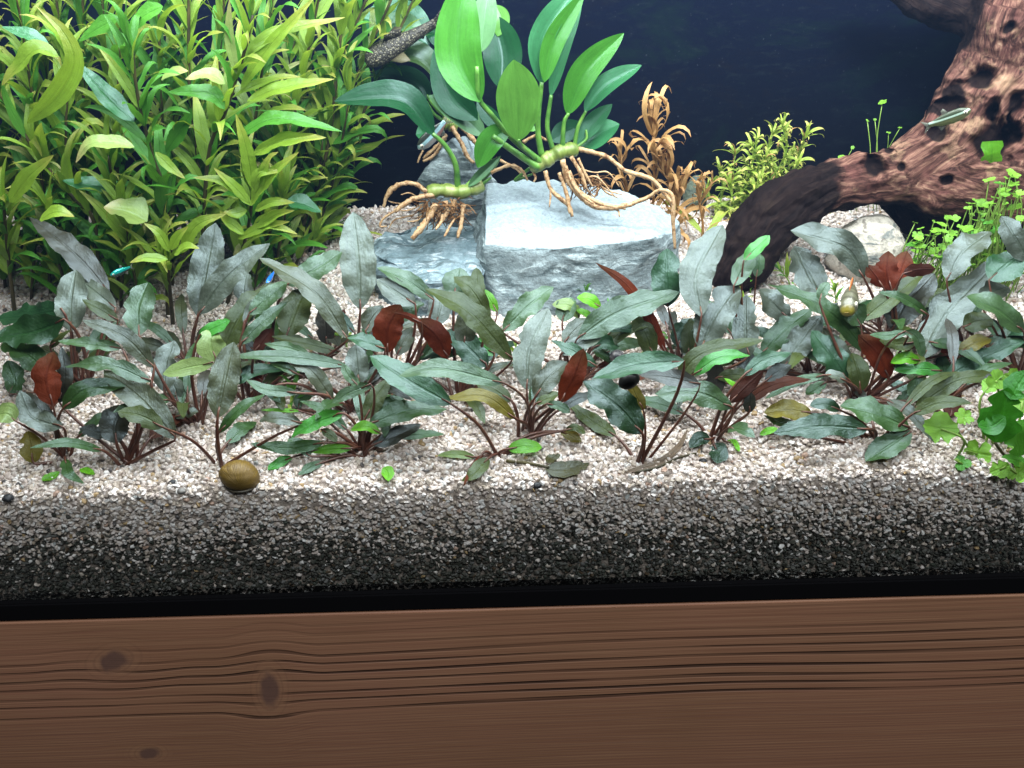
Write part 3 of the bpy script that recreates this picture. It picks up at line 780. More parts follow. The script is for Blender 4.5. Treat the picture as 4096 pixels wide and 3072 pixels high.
for (tl, pk, ty, wd, pts, d, e) in LV:
    root = plants[pk]
    src = [tp(tl, x, y) for x, y in pts]
    wpx = wd * TILE[tl][2]
    Y0 = rootloc[pk].y + d + crnd.uniform(-.003, .003)
    n = len(src)
    mid = []
    for i, (x, y) in enumerate(src):
        f = i / (n - 1)
        up = (src[0][1] - y) / FPX * .8
        yy = Y0 + e * f + .22 * up * f
        mid.append(P(x, y, max(.006, yy), .0075 if tl == 'F' else .004))
    dist = (mid[n // 2] - CAM).length
    width = .94 * wpx / FPX * dist
    red = ty in 'rR'
    asp = wpx / max(1, math.hypot(src[-1][0] - src[0][0], src[-1][1] - src[0][1]))
    leaf_obj('leaf', mid, width, ML[ty], root, k=(crnd.uniform(.0, .18), crnd.uniform(.60, .98)) if not red else .1,
             prof=(lambda t: prof_crypt(t, .42, 3.0)) if asp > .3 else (lambda t: prof_crypt(t, .36, 2.4)),
             cup=crnd.uniform(.05, .28), wav=crnd.uniform(.12, .26) if ty not in 'Ll' else .05, rnd=crnd,
             notch=.55 if crnd.random() < .42 and ty not in 'L' else 0, flip=red, n=17)
    # the petiole, from the crown of the plant to the blade
    b0 = rootloc[pk] + Vector((crnd.uniform(-.006, .006), crnd.uniform(-.004, .006), 0))
    b1 = mid[0]
    dirb = (mid[1] - mid[0]).normalized()
    if (b1 - b0).length > .006:
        L = (b1 - b0).length
        q = b0.lerp(b1, .55) + Vector((0, 0, .10 * L)) - dirb * (.08 * L)
        if q.z < gz(q.x, q.y) + .001: q.z = gz(q.x, q.y) + .001
        r = .00105 if ty in 'Ll' else crnd.uniform(.0010, .0015)
        tube('petiole', [b0, q, b1, b1 + dirb * min(.008, (mid[1] - mid[0]).length * .6)], [r * 1.15, r, r * .85, r * .4], M_PET, root, 6, 12)

# the lower and hidden leaves of every plant
for pk, root in plants.items():
    b0 = rootloc[pk]
    for q in range(1 if pk in (5, 6, 3) else 6 if pk not in (1, 2, 4, 7, 8, 27, 9) else 3):
        az = crnd.uniform(.15, 2.99) if crnd.random() < .75 else crnd.uniform(3.3, 6.1)
        el = crnd.uniform(.45, 1.15)
        hd = Vector((math.cos(az), math.sin(az), 0))
        pl = crnd.uniform(.018, .036); ll = crnd.uniform(.034, .056)
        b = b0 + Vector((crnd.uniform(-.006, .006), crnd.uniform(-.004, .006), 0))
        p1 = b + (hd * math.cos(el) + Vector((0, 0, math.sin(el)))) * pl
        p2 = p1 + (hd * math.cos(el - .5) + Vector((0, 0, math.sin(el - .5)))) * ll * .5
        p3 = p2 + (hd * math.cos(el - 1.0) + Vector((0, 0, math.sin(el - 1.0)))) * ll * .5
        pp = [p1, p2, p3]
        for v in pp:
            v.z = max(v.z, gz(v.x, v.y) + .004); v.y = max(.008, v.y)
        ty = crnd.choice('ogmdDSGgToSgR' if q else 'omdg')
        leaf_obj('leaf', pp, crnd.uniform(.0075, .0125), ML[ty], root, k=(.3, .7), cup=.2, wav=.12, rnd=crnd, n=14, notch=.4, prof=lambda t: prof_crypt(t, .40, 2.4), grow=False)
        tube('petiole', [b, b.lerp(p1, .5) + Vector((0, 0, .002)), p1, p1.lerp(p2, .3)], [.0014, .0012, .001, .0005], M_PET, root, 6, 10)
# ------------------------------------------------------------------ stones
def mat_stone(name, stops, veins=.5, pale=(.52, .60, .63), spots=0.0, rough=.75, vdir=(.5, 0, 2.4), face=None, ssc=(24, 30, 120)):
    m = NT(name)
    co = m.objco()
    n1 = m.noise(co, 38, 6, .68)
    n2 = m.noise(co, 330, 4, .7)
    st = m.noise(m.scale(co, ssc, rot=(0.2, vdir[0], 0)), 1.0, 5, .65, 1.4)
    col = m.ramp(n1, stops)
    v = m.n('ShaderNodeMapRange', {0: st, 1: .53, 2: .62, 3: 0.0, 4: veins}).outputs[0]
    col = m.mix(v, col, pale)
    dk = m.n('ShaderNodeMapRange', {0: m.noise(m.scale(co, tuple(v * 1.3 for v in ssc), rot=(0, vdir[0], 0)), 1.0, 4, .6, 1.0), 1: .52, 2: .62, 3: 0.0, 4: .75}).outputs[0]
    col = m.mix(dk, col, (.045, .068, .074))
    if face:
        a_ = m.n('ShaderNodeAttribute', attribute_name='lit_top').outputs['Fac']
        col = m.mix(m.n('ShaderNodeMapRange', {0: m.math('ADD', a_, m.math('MULTIPLY', m.math('SUBTRACT', n1, .5), .5)), 1: .35, 2: .6, 3: 0.0, 4: .9}).outputs[0], col, face)  # lamp light on upward faces painted in as a paler tone
    f = m.n('ShaderNodeMapRange', {0: n2, 1: .25, 2: .75, 3: .66, 4: 1.26}).outputs[0]
    pit = m.n('ShaderNodeMapRange', {0: m.noise(co, 210, 4, .7), 1: .60, 2: .74, 3: 0.0, 4: .5}).outputs[0]
    col = m.mix(pit, col, (.12, .145, .15))
    col = m.n('ShaderNodeVectorMath', {0: col, 1: f}, operation='MULTIPLY').outputs[0]
    if spots:
        sp = m.n('ShaderNodeMapRange', {0: m.noise(co, 150, 2, .5), 1: .60, 2: .68, 3: 0.0, 4: spots}).outputs[0]
        col = m.mix(sp, col, (.10, .085, .07))
    h = m.math('ADD', n2, m.math('MULTIPLY', st, 1.2))
    return m.done(m.pbr(col, rough, .3, m.bump(h, .9, .0016)))
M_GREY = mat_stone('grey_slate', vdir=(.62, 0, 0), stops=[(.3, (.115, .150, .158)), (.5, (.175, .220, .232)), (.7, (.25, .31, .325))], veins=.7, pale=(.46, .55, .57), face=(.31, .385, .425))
M_STRIA = mat_stone('streaked_slate', [(.3, (.06, .10, .115)), (.5, (.14, .20, .225)), (.7, (.25, .32, .355))], .75, (.46, .53, .57), vdir=(.1, 0, 1), ssc=(22, 105, 120))
M_CREAM = mat_stone('cream_stone', [(.3, (.24, .22, .18)), (.5, (.36, .33, .28)), (.7, (.44, .41, .35))], .2, (.48, .45, .40), .8)
M_GREENST = mat_stone('greenish_stone', [(.3, (.05, .07, .045)), (.5, (.08, .10, .07)), (.7, (.14, .16, .12))], .2, (.2, .22, .18))

def hull_stone(name, pts, label, mat, amp=.004, sub=4, freq=30, ridged=0.0, bevel=.004):
    """A stone from the convex hull of its corners, cut finer and roughened."""
    c = sum((Vector(p) for p in pts), Vector()) / len(pts)
    bm = bmesh.new()
    for p in pts: bm.verts.new(Vector(p) - c)
    bmesh.ops.convex_hull(bm, input=bm.verts[:])
    for v in [v for v in bm.verts if not v.link_faces]: bm.verts.remove(v)
    bmesh.ops.dissolve_limit(bm, angle_limit=.02, verts=bm.verts[:], edges=bm.edges[:])
    if bevel:
        bmesh.ops.bevel(bm, geom=bm.edges[:], offset=bevel, segments=2, affect='EDGES', clamp_overlap=True)
    bmesh.ops.triangulate(bm, faces=bm.faces[:])
    for _ in range(7):
        long = [e for e in bm.edges if e.calc_length() > .0045]
        if not long: break
        bmesh.ops.subdivide_edges(bm, edges=long, cuts=1)
        bmesh.ops.triangulate(bm, faces=[f for f in bm.faces if len(f.verts) > 3])
        if len(bm.verts) > 14000: break
    bm.normal_update()
    cl = bm.verts.layers.float.new('lit_top')
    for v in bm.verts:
        v[cl] = max(0.0, min(1.0, (v.normal.z - .62) / .2))  # how far the vertex faces up, for the painted lamp light
        w_ = v.co + c
        d = noise.fractal(w_ * freq, 1.0, 2.0, 5) * amp + noise.fractal(w_ * 85, 1.0, 2.0, 4) * amp * .45
        if ridged: d += (noise.ridged_multi_fractal(Vector((w_.x * 28, w_.y * 34, w_.z * 75)), 1.0, 2.0, 4, 1.0, 2.0) - 1.0) * ridged
        v.co += v.normal * d
    me = bpy.data.meshes.new(name); bm.to_mesh(me); bm.free()
    me.polygons.foreach_set('use_smooth', [True] * len(me.polygons))
    try: me.set_sharp_from_angle(angle=rad(55))
    except Exception: pass
    o = link(name, me, mat); o.location = c
    return tag(o, label, 'stone')

# the big stone: top edge front/back and foot, each at its own depth
YF, YB = .225, .315
top = [P(*q) for q in ((1935, 985, YF + .012), (2120, 1000, YF), (2420, 985, YF + .002), (2610, 955, YF + .012), (2700, 930, YF + .035),
                       (2716, 885, YF + .06), (2520, 765, YB), (2300, 730, YB + .005), (2070, 722, YB), (1950, 745, YB - .02))]
low = []
for (x, y, yy) in ((1868, 1010, YF + .055), (1880, 1090, YF + .03), (2010, 1262, YF - .005), (2420, 1250, YF + .004), (2716, 1120, YF + .028), (2725, 1060, YF + .06)):
    low.append(P(x, y, yy))
base = [Vector((p.x, p.y, gz(p.x, p.y) - .01)) for p in low] + [Vector((top[k].x, top[k].y, .02)) for k in (6, 8)]
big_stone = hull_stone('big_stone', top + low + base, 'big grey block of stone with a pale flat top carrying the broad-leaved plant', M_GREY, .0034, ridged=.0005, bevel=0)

YF2 = .25
fl = [P(*q) for q in ((1480, 960, YF2 + .045), (1640, 895, YF2 + .07), (1880, 900, YF2 + .07), (1935, 960, YF2 + .02), (1930, 1120, YF2 - .03), (1700, 1150, YF2 - .035), (1480, 1040, YF2))]
fl += [Vector((p.x, p.y, gz(p.x, p.y) - .01)) for p in fl]
hull_stone('flat_stone', fl, 'low streaked blue-grey stone lying left of the big block', M_STRIA, .003, ridged=.0042, bevel=.004)

YF3 = .345
tl_ = [P(*q) for q in ((1805, 530, YF3 + .012), (1870, 535, YF3 + .02), (1660, 715, YF3), (1720, 620, YF3), (1905, 650, YF3 - .01), (1990, 720, YF3), (1830, 750, YF3 - .012), (1930, 640, YF3 + .03))]
tl_ += [Vector((p.x, p.y, gz(p.x, p.y) - .01)) for p in tl_ if p.z < .115]
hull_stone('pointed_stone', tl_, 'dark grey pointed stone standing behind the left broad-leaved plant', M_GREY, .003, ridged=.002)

def blob_stone(name, c, r, label, mat, amp=.003, freq=40, seed=0):
    bm = bmesh.new()
    bmesh.ops.create_icosphere(bm, subdivisions=5, radius=1)
    for v in bm.verts:
        n_ = v.co.normalized()
        d = 1 + .22 * noise.noise(n_ * 1.3 + Vector((seed, 3, 1)))
        v.co = Vector((n_.x * r[0], n_.y * r[1], n_.z * r[2])) * d
        v.co += n_ * (noise.fractal((v.co + Vector(c)) * freq, 1.0, 2.0, 4) * amp)
    me = bpy.data.meshes.new(name); bm.to_mesh(me); bm.free()
    me.polygons.foreach_set('use_smooth', [True] * len(me.polygons))
    o = link(name, me, mat); o.location = c
    return tag(o, label, 'stone')
c = P(3480, 985, .275); c.z -= .004
blob_stone('pale_stone', c, (.034, .03, .029), 'pale cream speckled round stone under the arch of the driftwood', M_CREAM, .0022, 60, 2)
c = P(2790, 690, .395); c.z = gz(c.x, c.y) + .014
blob_stone('greenish_stone', c, (.012, .012, .019), 'small dark greenish stone behind the orange plant', M_GREENST, .001, 60, 5)
for i, (x, y, s_, lab) in enumerate(((690, 1930, .0024, 'small black pebble on the pale gravel left of the brown snail'), (32, 1992, .0032, 'black pebble at the front edge of the gravel in the left corner'),
                                     (2811, 1845, .0026, 'black pebble beside the curved dry blade'), (725, 1964, .0026, 'smooth grey pebble on the gravel below the small black one'),
                                     (2150, 1942, .0025, 'flat slate-grey pebble in front of the rotten leaf'))):
    c = G(x, y, .0012)
    bm = bmesh.new(); bmesh.ops.create_icosphere(bm, subdivisions=3, radius=1)
    for v in bm.verts: v.co = Vector((v.co.x * s_ * 1.15, v.co.y * s_, v.co.z * s_ * .8)) * (1 + .2 * noise.noise(v.co * 1.4 + Vector((i * 5, 0, 0))))
    me = bpy.data.meshes.new('pebble'); bm.to_mesh(me); bm.free()
    me.polygons.foreach_set('use_smooth', [True] * len(me.polygons))
    mm = NT('pebble_stone'); cc = (.018, .02, .024) if i != 3 else (.16, .15, .14)
    o = link('pebble', me, mm.done(mm.pbr(cc, .5, .4))); o.location = c
    tag(o, lab, 'pebble', 'dark pebbles on the gravel')

# ------------------------------------------------------------------ driftwood
def mat_drift():
    m = NT('driftwood')
    co = m.objco()
    at_ = m.n('ShaderNodeAttribute', attribute_name='tone')
    bark_and_shade = at_.outputs['Fac']  # dark foot, plus shade painted on the underside and arm
    fl = m.n('ShaderNodeAttribute', attribute_name='along').outputs['Vector']
    g = m.noise(m.scale(fl, (9, 130, 130)), 1.0, 7, .74, 1.2)
    g2 = m.noise(m.scale(fl, (24, 380, 380)), 1.0, 5, .75, .8)
    n = m.noise(co, 42, 5, .65)
    col = m.ramp(g, [(.32, (.011, .006, .005)), (.43, (.042, .019, .015)), (.51, (.105, .048, .037)), (.60, (.205, .110, .078)), (.72, (.40, .27, .18))])
    col = m.mix(m.n('ShaderNodeMapRange', {0: n, 1: .55, 2: .75, 3: 0.0, 4: .55}).outputs[0], col, (.50, .33, .20))
    col = m.mix(m.n('ShaderNodeMapRange', {0: n, 1: .45, 2: .28, 3: 0.0, 4: .75}).outputs[0], col, (.11, .042, .036))
    col = m.mix(m.n('ShaderNodeMapRange', {0: g2, 1: .54, 2: .70, 3: 0.0, 4: .45}).outputs[0], col, (.05, .024, .018))
    f = m.math('ADD', bark_and_shade, m.math('MULTIPLY', m.math('SUBTRACT', n, .5), .8))
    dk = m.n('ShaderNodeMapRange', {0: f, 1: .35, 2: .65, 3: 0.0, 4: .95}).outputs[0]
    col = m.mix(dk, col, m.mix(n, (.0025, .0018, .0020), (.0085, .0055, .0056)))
    h = m.math('ADD', m.math('MULTIPLY', g, 1.4), m.math('MULTIPLY', g2, .8))
    return m.done(m.pbr(col, .75, .08, m.bump(h, .8, .0025)))
M_DRIFT = mat_drift()
YD = .30
dw = lambda x, y, Y, rpx: (at(x * 1.852, y * 1.852, Y), rpx * 1.852 / FPX * .88)
LIMBS = [
 [dw(1585, 590, YD - .045, 56), dw(1625, 535, YD - .04, 65), dw(1652, 485, YD - .032, 67), dw(1712, 440, YD - .02, 58), dw(1795, 404, YD - .01, 54), dw(1867, 388, YD, 64), dw(1973, 378, YD, 90), dw(2070, 395, YD - .005, 108), dw(2180, 415, YD - .01, 100), dw(2290, 440, YD - .01, 100)],
 [dw(1950, 375, YD, 62), dw(2035, 318, YD + .005, 82), dw(2105, 238, YD + .015, 88), dw(2165, 140, YD + .025, 96), dw(2210, 20, YD + .03, 108), dw(2240, -90, YD + .035, 115)],
 [dw(2100, 380, YD, 90), dw(2190, 320, YD + .006, 104), dw(2280, 260, YD + .01, 110)],
 [dw(2180, 70, YD + .05, 66), dw(2100, 30, YD + .055, 50), dw(2000, -5, YD + .06, 40), dw(1900, -40, YD + .06, 28)],
 [dw(1960, 430, YD + .012, 56), dw(2040, 490, YD + .008, 60), dw(2120, 540, YD + .005, 54), dw(2230, 590, YD, 50)],
]
def build_drift():
    bm = bmesh.new()
    for limb in LIMBS:
        vs_, fs_, _ = tube_geo([p for p, r in limb], [r for p, r in limb], 14, len(limb) * 5)
        bv = [bm.verts.new(v) for v in vs_]
        for f in fs_:
            try: bm.faces.new([bv[i] for i in f])
            except ValueError: pass
        for p, r in (limb[0], limb[-1]):
            q = bmesh.ops.create_icosphere(bm, subdivisions=3, radius=r)
            for v in q['verts']: v.co += p
    bmesh.ops.recalc_face_normals(bm, faces=bm.faces[:])
    me = bpy.data.meshes.new('driftwood_raw'); bm.to_mesh(me); bm.free()
    tmp = bpy.data.objects.new('driftwood_raw', me); COL.objects.link(tmp)
    md = tmp.modifiers.new('r', 'REMESH'); md.mode = 'VOXEL'; md.voxel_size = .0017
    sm = tmp.modifiers.new('s', 'SMOOTH'); sm.iterations = 10; sm.factor = .5
    dg = bpy.context.evaluated_depsgraph_get(); dg.update()
    me2 = bpy.data.meshes.new_from_object(tmp.evaluated_get(dg)); me2.name = 'driftwood'
    COL.objects.unlink(tmp); bpy.data.objects.remove(tmp)
    segs = []
    for li, limb in enumerate(LIMBS):
        s = 0
        for (a, ra), (b, rb) in zip(limb, limb[1:]):
            segs.append((a, b, s, li)); s += (b - a).length
    bvh = BVHTree.FromPolygons([v.co for v in me2.vertices], [tuple(p.vertices) for p in me2.polygons])
    holes = []
    for (hx, hy, rx, ry, dp) in ((1886, 362, 27, 24, .022), (1946, 362, 10, 9, .006), (2045, 390, 12, 10, .007), (2140, 310, 44, 48, .03), (2180, 290, 26, 30, .02), (2020, 285, 24, 22, .014),
                             (2036, 232, 30, 22, .014), (2120, 170, 26, 24, .014), (2060, 205, 22, 30, .012), (2150, 240, 16, 20, .010), 
                             (2180, 60, 10, 10, .007), (1920, 330, 12, 8, .006), (2195, 225, 18, 22, .012)):
        d = ray(hx * 1.852, hy * 1.852)
        hit = bvh.ray_cast(CAM, d)
        if hit[0] is not None:
            k = 1.852 / FPX * (hit[0] - CAM).length
            holes.append((hit[0], d, rx * k, ry * k, dp * .75))
    right = CR @ Vector((1, 0, 0)); upv = CR @ Vector((0, 1, 0))
    nrm = [v.normal.copy() for v in me2.vertices]
    tone, along, new = [], [], []
    for v, nn in zip(me2.vertices, nrm):
        p = v.co.copy()
        best = None
        for a, b, s, li in segs:
            ab = b - a
            u = max(0, min(1, (p - a).dot(ab) / ab.length_squared))
            q = a + ab * u
            d2 = (p - q).length_squared
            if best is None or d2 < best[0]: best = (d2, s + u * ab.length, q, ab.normalized(), li, u)
        _, s, q, axd, li, u = best
        rd = p - q
        e1 = axd.cross(Vector((0, .3, 1))).normalized(); e2 = axd.cross(e1)
        cx, cy = rd.dot(e1), rd.dot(e2)
        along.append((s + .08 * noise.noise(p * 9), cx + .006 * noise.noise(p * 22 + Vector((3, 1, 7))), cy + .006 * noise.noise(p * 22)))
        ang = math.atan2(cy, cx)
        d = noise.fractal(p * 26, 1.0, 2.0, 4) * .0068 + noise.fractal(p * 80, 1.0, 2.0, 3) * .0016 + (noise.ridged_multi_fractal(Vector((s * 14, cx * 95, cy * 95)), 1.0, 2.0, 3, 1.0, 2.0) - 1) * .0013
        p2 = p + nn * d
        tn = 0.0
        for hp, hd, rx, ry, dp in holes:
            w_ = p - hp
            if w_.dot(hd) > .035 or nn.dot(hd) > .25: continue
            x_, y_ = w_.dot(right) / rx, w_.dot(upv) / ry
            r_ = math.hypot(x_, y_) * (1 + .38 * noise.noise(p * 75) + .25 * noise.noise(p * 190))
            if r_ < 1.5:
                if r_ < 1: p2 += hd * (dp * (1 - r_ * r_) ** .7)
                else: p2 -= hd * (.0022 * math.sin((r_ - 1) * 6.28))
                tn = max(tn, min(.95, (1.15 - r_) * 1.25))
        # the charred, barked foot is dark by itself; underside shade is painted in
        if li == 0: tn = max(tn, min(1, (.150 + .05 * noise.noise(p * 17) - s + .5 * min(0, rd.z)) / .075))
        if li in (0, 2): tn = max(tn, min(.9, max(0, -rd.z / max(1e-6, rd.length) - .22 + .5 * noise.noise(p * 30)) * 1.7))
        if li == 3: tn = max(tn, .95)
        if li == 4: tn = max(tn, .8)
        # shade painted down the shadow side of the leaning arm
        if li == 1: tn = max(tn, min(.75, max(0, (-rd.dot(right) / max(1e-6, rd.length) - .62) * 1.8)))
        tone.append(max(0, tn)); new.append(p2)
    for v, p in zip(me2.vertices, new): v.co = p
    c = Vector((.18, .30, .05))
    for v in me2.vertices: v.co -= c
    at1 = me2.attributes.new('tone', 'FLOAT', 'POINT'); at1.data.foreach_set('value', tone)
    at2 = me2.attributes.new('along', 'FLOAT_VECTOR', 'POINT'); at2.data.foreach_set('vector', [x for v in along for x in v])
    me2.polygons.foreach_set('use_smooth', [True] * len(me2.polygons))
    me2.materials.clear()
    o = link('driftwood', me2, M_DRIFT); o.location = c
    tag(o, 'large reddish-brown driftwood root with dark holes and a blackened foot', 'driftwood')
    return o, bvh
drift, DBVH = build_drift()

# ------------------------------------------------------------------ broad-leaved rhizome plants on the stones
AN = {
 'm': mat_leaf('broad_mid_green', (70, 138, 44), (80, 150, 54), (86, 160, 40), .34, .4, .22, (.8, .88, .8), .08, 9, gain=.72, veinb=.04, bumpk=.2, ripple=.22),
 'd': mat_leaf('broad_dark_green', (24, 74, 40), (34, 86, 48), (30, 84, 36), .36, .3, .15, (.8, .9, .8), .10, 9, gain=.72, veinb=.04, bumpk=.2, ripple=.22),
 'p': mat_leaf('broad_pale_green', (116, 168, 112), (104, 160, 98), (104, 168, 84), .36, .4, .22, (.85, .9, .85), .08, 9, gain=.5, veinb=.04, bumpk=.2, ripple=.22),
 't': mat_leaf('broad_teal_green', (54, 116, 72), (50, 112, 64), (60, 128, 70), .36, .45, .2, (.75, .85, .8), .10, 9, gain=.75, veinb=.04, bumpk=.2, ripple=.22),
 'l': mat_leaf('broad_lime_green', (98, 158, 62), (92, 150, 58), (116, 175, 54), .36, .4, .3, (.88, .92, .88), .08, 9, gain=.75, veinb=.03, bumpk=.2, ripple=.22),
 'o': mat_leaf('broad_olive_green', (66, 96, 46), (62, 92, 44), (78, 106, 44), .36, .35, .22, (.85, .88, .8), .12, 9, gain=.7, veinb=.04, bumpk=.2, ripple=.22),
}
M_STALK = NT('green_stalk'); _n = M_STALK.noise(M_STALK.objco(), 90, 3)
M_STALK = M_STALK.done(M_STALK.pbr(M_STALK.ramp(_n, [(.3, srgb(48, 92, 34)), (.6, srgb(86, 134, 52)), (.8, srgb(130, 158, 80))]), .4, .5))
M_RHIZ = NT('rhizome'); _n = M_RHIZ.noise(M_RHIZ.objco(), 70, 4)
M_RHIZ = M_RHIZ.done(M_RHIZ.pbr(M_RHIZ.ramp(_n, [(.3, srgb(62, 84, 30)), (.55, srgb(112, 130, 58)), (.75, srgb(150, 158, 98))]), .45, .5))
M_ROOT = NT('root'); _n = M_ROOT.noise(M_ROOT.objco(), 150, 6, .75)
M_ROOT = M_ROOT.done(M_ROOT.pbr(M_ROOT.ramp(_n, [(.32, srgb(74, 48, 30)), (.42, srgb(130, 96, 62)), (.51, srgb(182, 154, 118)), (.60, srgb(146, 108, 72)), (.72, srgb(150, 140, 78))]), .6, .3))
def TP(x, y, Y, t='T'): return at(*tp(t, x, y), Y)
arnd = random.Random(5)
def anubias(label, rh, rr, leaves, stalks, roots, Y, name='broad_leaf_plant'):
    root = empty(name, TP(*rh[0][:2], Y), label, 'aquarium plant', 'broad-leaved plants tied to the stones')
    pts = [TP(x, y, Y + d) for x, y, d in rh]
    org = Vector(root.location)
    # rhizome: knotted, ringed at each node
    bm = bmesh.new()
    path = smooth_path(pts, 46)
    rad_ = [rr * (.92 + .30 * abs(math.sin(i * .27 + .4)) ** .6 - (.16 if i % 12 == 0 else 0) + .10 * arnd.random()) for i in range(46)]
    vs_, fs_, uv_ = tube_geo(path, rad_, 10, 46)
    link('rhizome', mesh('rhizome', [v - org for v in vs_], fs_, uv_), M_RHIZ, root)
    for (ty, wd, mp, d, e, k, cup) in leaves:
        n = len(mp); mid = []
        for i, (x, y) in enumerate(mp):
            f = i / (n - 1)
            mid.append(TP(x, y, Y + d + e * f))
        dist = (mid[n // 2] - CAM).length
        leaf_obj('leaf', mid, wd * TILE['T'][2] / FPX * dist, AN[ty], root, k=k, prof=prof_spade if ty == 'l' else prof_crypt,
                 cup=cup * 1.7, wav=.03, n=22, m=4, rnd=arnd, fold=1, ragged=0)
    for (sp, r0, r1, d, e) in stalks:
        n = len(sp)
        tube('stalk', [TP(x, y, Y + d + e * i / (n - 1)) for i, (x, y) in enumerate(sp)], [r0, r1], M_STALK, root, 7, 18)
    for (rp, r0, r1, d, e) in roots:
        n = len(rp); pp = []
        for i, (x, y) in enumerate(rp):
            q = TP(x, y, Y + d + e * i / (n - 1))
            pp.append(q)
        # let a root lie on the stone rather than cut it
        tube('root', pp, [r0 * .8, r0 * .66, r0 * .78, r1 * .7], M_ROOT, root, 6, max(10, 6 * n), .5)
    return root
YA = .268
AN1 = anubias('large broad-leaved green plant with thick pale roots on top of the big grey stone',
 [(1300, 1050, 0), (1370, 1030, -.002), (1430, 990, 0), (1500, 955, .002), (1590, 945, .006)], .0052,
 [('m', 275, [(980, 645), (850, 380), (850, 100), (900, -140)], -.012, .03, .12, .30),
  ('p', 150, [(985, 330), (1010, 100), (1040, -90)], .02, .02, .3, .2),
  ('d', 200, [(965, 760), (800, 600), (700, 290)], .012, .03, .1, .3),
  ('d', 235, [(1110, 560), (1120, 330), (1050, 90)], .03, .03, .12, .35),
  ('l', 100, [(1090, 230), (1115, 120), (1080, 30)], .05, .01, .1, .1),
  ('l', 270, [(1222, 890), (1222, 640), (1192, 378)], -.020, .0, .25, .10),
  ('t', 150, [(1365, 530), (1370, 260), (1520, 20), (1640, -40)], .004, .02, .35, .3),
  ('m', 130, [(1385, 520), (1450, 260), (1640, -50)], -.004, .015, .1, .3),
  ('t', 90, [(1425, 610), (1500, 330), (1622, 30)], .012, .02, .4, .3),
  ('m', 165, [(1530, 725), (1640, 460), (1888, 210)], .004, .01, .15, .3),
  ('t', 120, [(1640, 705), (1770, 550), (2000, 412)], .008, .012, .4, .3),
  ('t', 110, [(1600, 905), (1690, 790), (1815, 658)], .012, .01, .45, .2),
  ('t', 165, [(1590, 945), (1710, 860), (1860, 785)], .02, .004, .5, .15),
  ('d', 130, [(1430, 890), (1530, 830), (1640, 790)], .03, .006, .3, .15),
  ('m', 150, [(1170, 800), (1040, 900), (965, 1060)], -.004, -.006, .2, .15),
  ('p', 150, [(1005, 860), (850, 720), (655, 605)], .016, .01, .4, .2),
  ('d', 100, [(1130, 830), (1020, 720), (960, 640)], .02, .01, .3, .2),
  ('l', 60, [(1220, 830), (1280, 800), (1330, 825)], -.014, .0, .5, .1)],
 [([(1370, 1030), (1180, 870), (1050, 720), (975, 620), (960, 420)], .0030, .0016, -.004, -.008),
  ([(1370, 985), (1345, 800), (1370, 520)], .0028, .0018, 0, .004), ([(1440, 945), (1405, 800), (1430, 600)], .0024, .0016, .004, .008),
  ([(1500, 950), (1510, 780), (1540, 715)], .0024, .0014, .002, .002), ([(1575, 930), (1600, 800), (1650, 700)], .0020, .0013, .006, .002),
  ([(1590, 930), (1650, 880), (1650, 820)], .0014, .001, .008, .004), ([(1350, 1060), (1200, 960), (1060, 860)], .0032, .0024, -.006, -.004),
  ([(1330, 1000), (1250, 930), (1222, 880)], .0022, .0014, -.006, -.014), ([(1300, 1060), (1200, 1140), (1310, 1100)], .0016, .001, .01, .004)],
 [([(1500, 1010), (1545, 1160), (1660, 1280), (1790, 1315), (1940, 1290)], .0032, .0026, -.012, -.012),
  ([(1930, 1290), (2040, 1250), (2120, 1200), (2195, 1240), (2200, 1400), (2212, 1570)], .0024, .0018, -.022, -.022),
  ([(1600, 940), (1780, 990), (1900, 1080), (2060, 1130), (2150, 1230), (2210, 1300)], .0028, .0018, .004, -.02),
  ([(1390, 1080), (1430, 1200), (1540, 1300), (1562, 1370)], .0026, .0020, -.012, -.012), ([(1480, 1090), (1525, 1220), (1550, 1350)], .0024, .0020, -.012, -.012),
  ([(1555, 990), (1620, 1100), (1650, 1190)], .0024, .0016, -.010, -.006), ([(1540, 1080), (1600, 1200), (1740, 1285), (1900, 1318)], .0026, .0020, -.010, -.014),
  ([(1410, 1120), (1425, 1220), (1418, 1310)], .0011, .0007, -.012, -.012), ([(1600, 1000), (1640, 1090), (1690, 1180)], .0018, .0010, -.008, -.004),
  ([(1050, 1090), (1170, 1045), (1245, 1080), (1280, 1140)], .0022, .0012, .0, .0), ([(1250, 900), (1330, 860), (1410, 890)], .0020, .0016, .004, .004),
  ([(1640, 1130), (1720, 1120), (1830, 1240)], .0010, .0006, -.008, -.01), ([(1690, 1130), (1780, 1200), (1880, 1230)], .0010, .0006, -.006, -.01),
  ([(1720, 1100), (1760, 1200), (1850, 1250)], .0011, .0006, -.006, -.01), ([(1620, 1150), (1700, 1240), (1730, 1190)], .0010, .0006, -.008, -.008),
  ([(1520, 1050), (1560, 1150), (1620, 1230), (1700, 1290)], .0020, .0014, -.012, -.014), ([(1300, 1060), (1330, 1120), (1320, 1150)], .0014, .001, -.004, -.002),
  ([(1590, 1060), (1700, 1090), (1790, 1090), (1860, 1180)], .0009, .0006, -.004, -.008), ([(1780, 1310), (1850, 1330), (1860, 1370)], .0012, .0008, -.014, -.014)], YA)
YA2 = .272
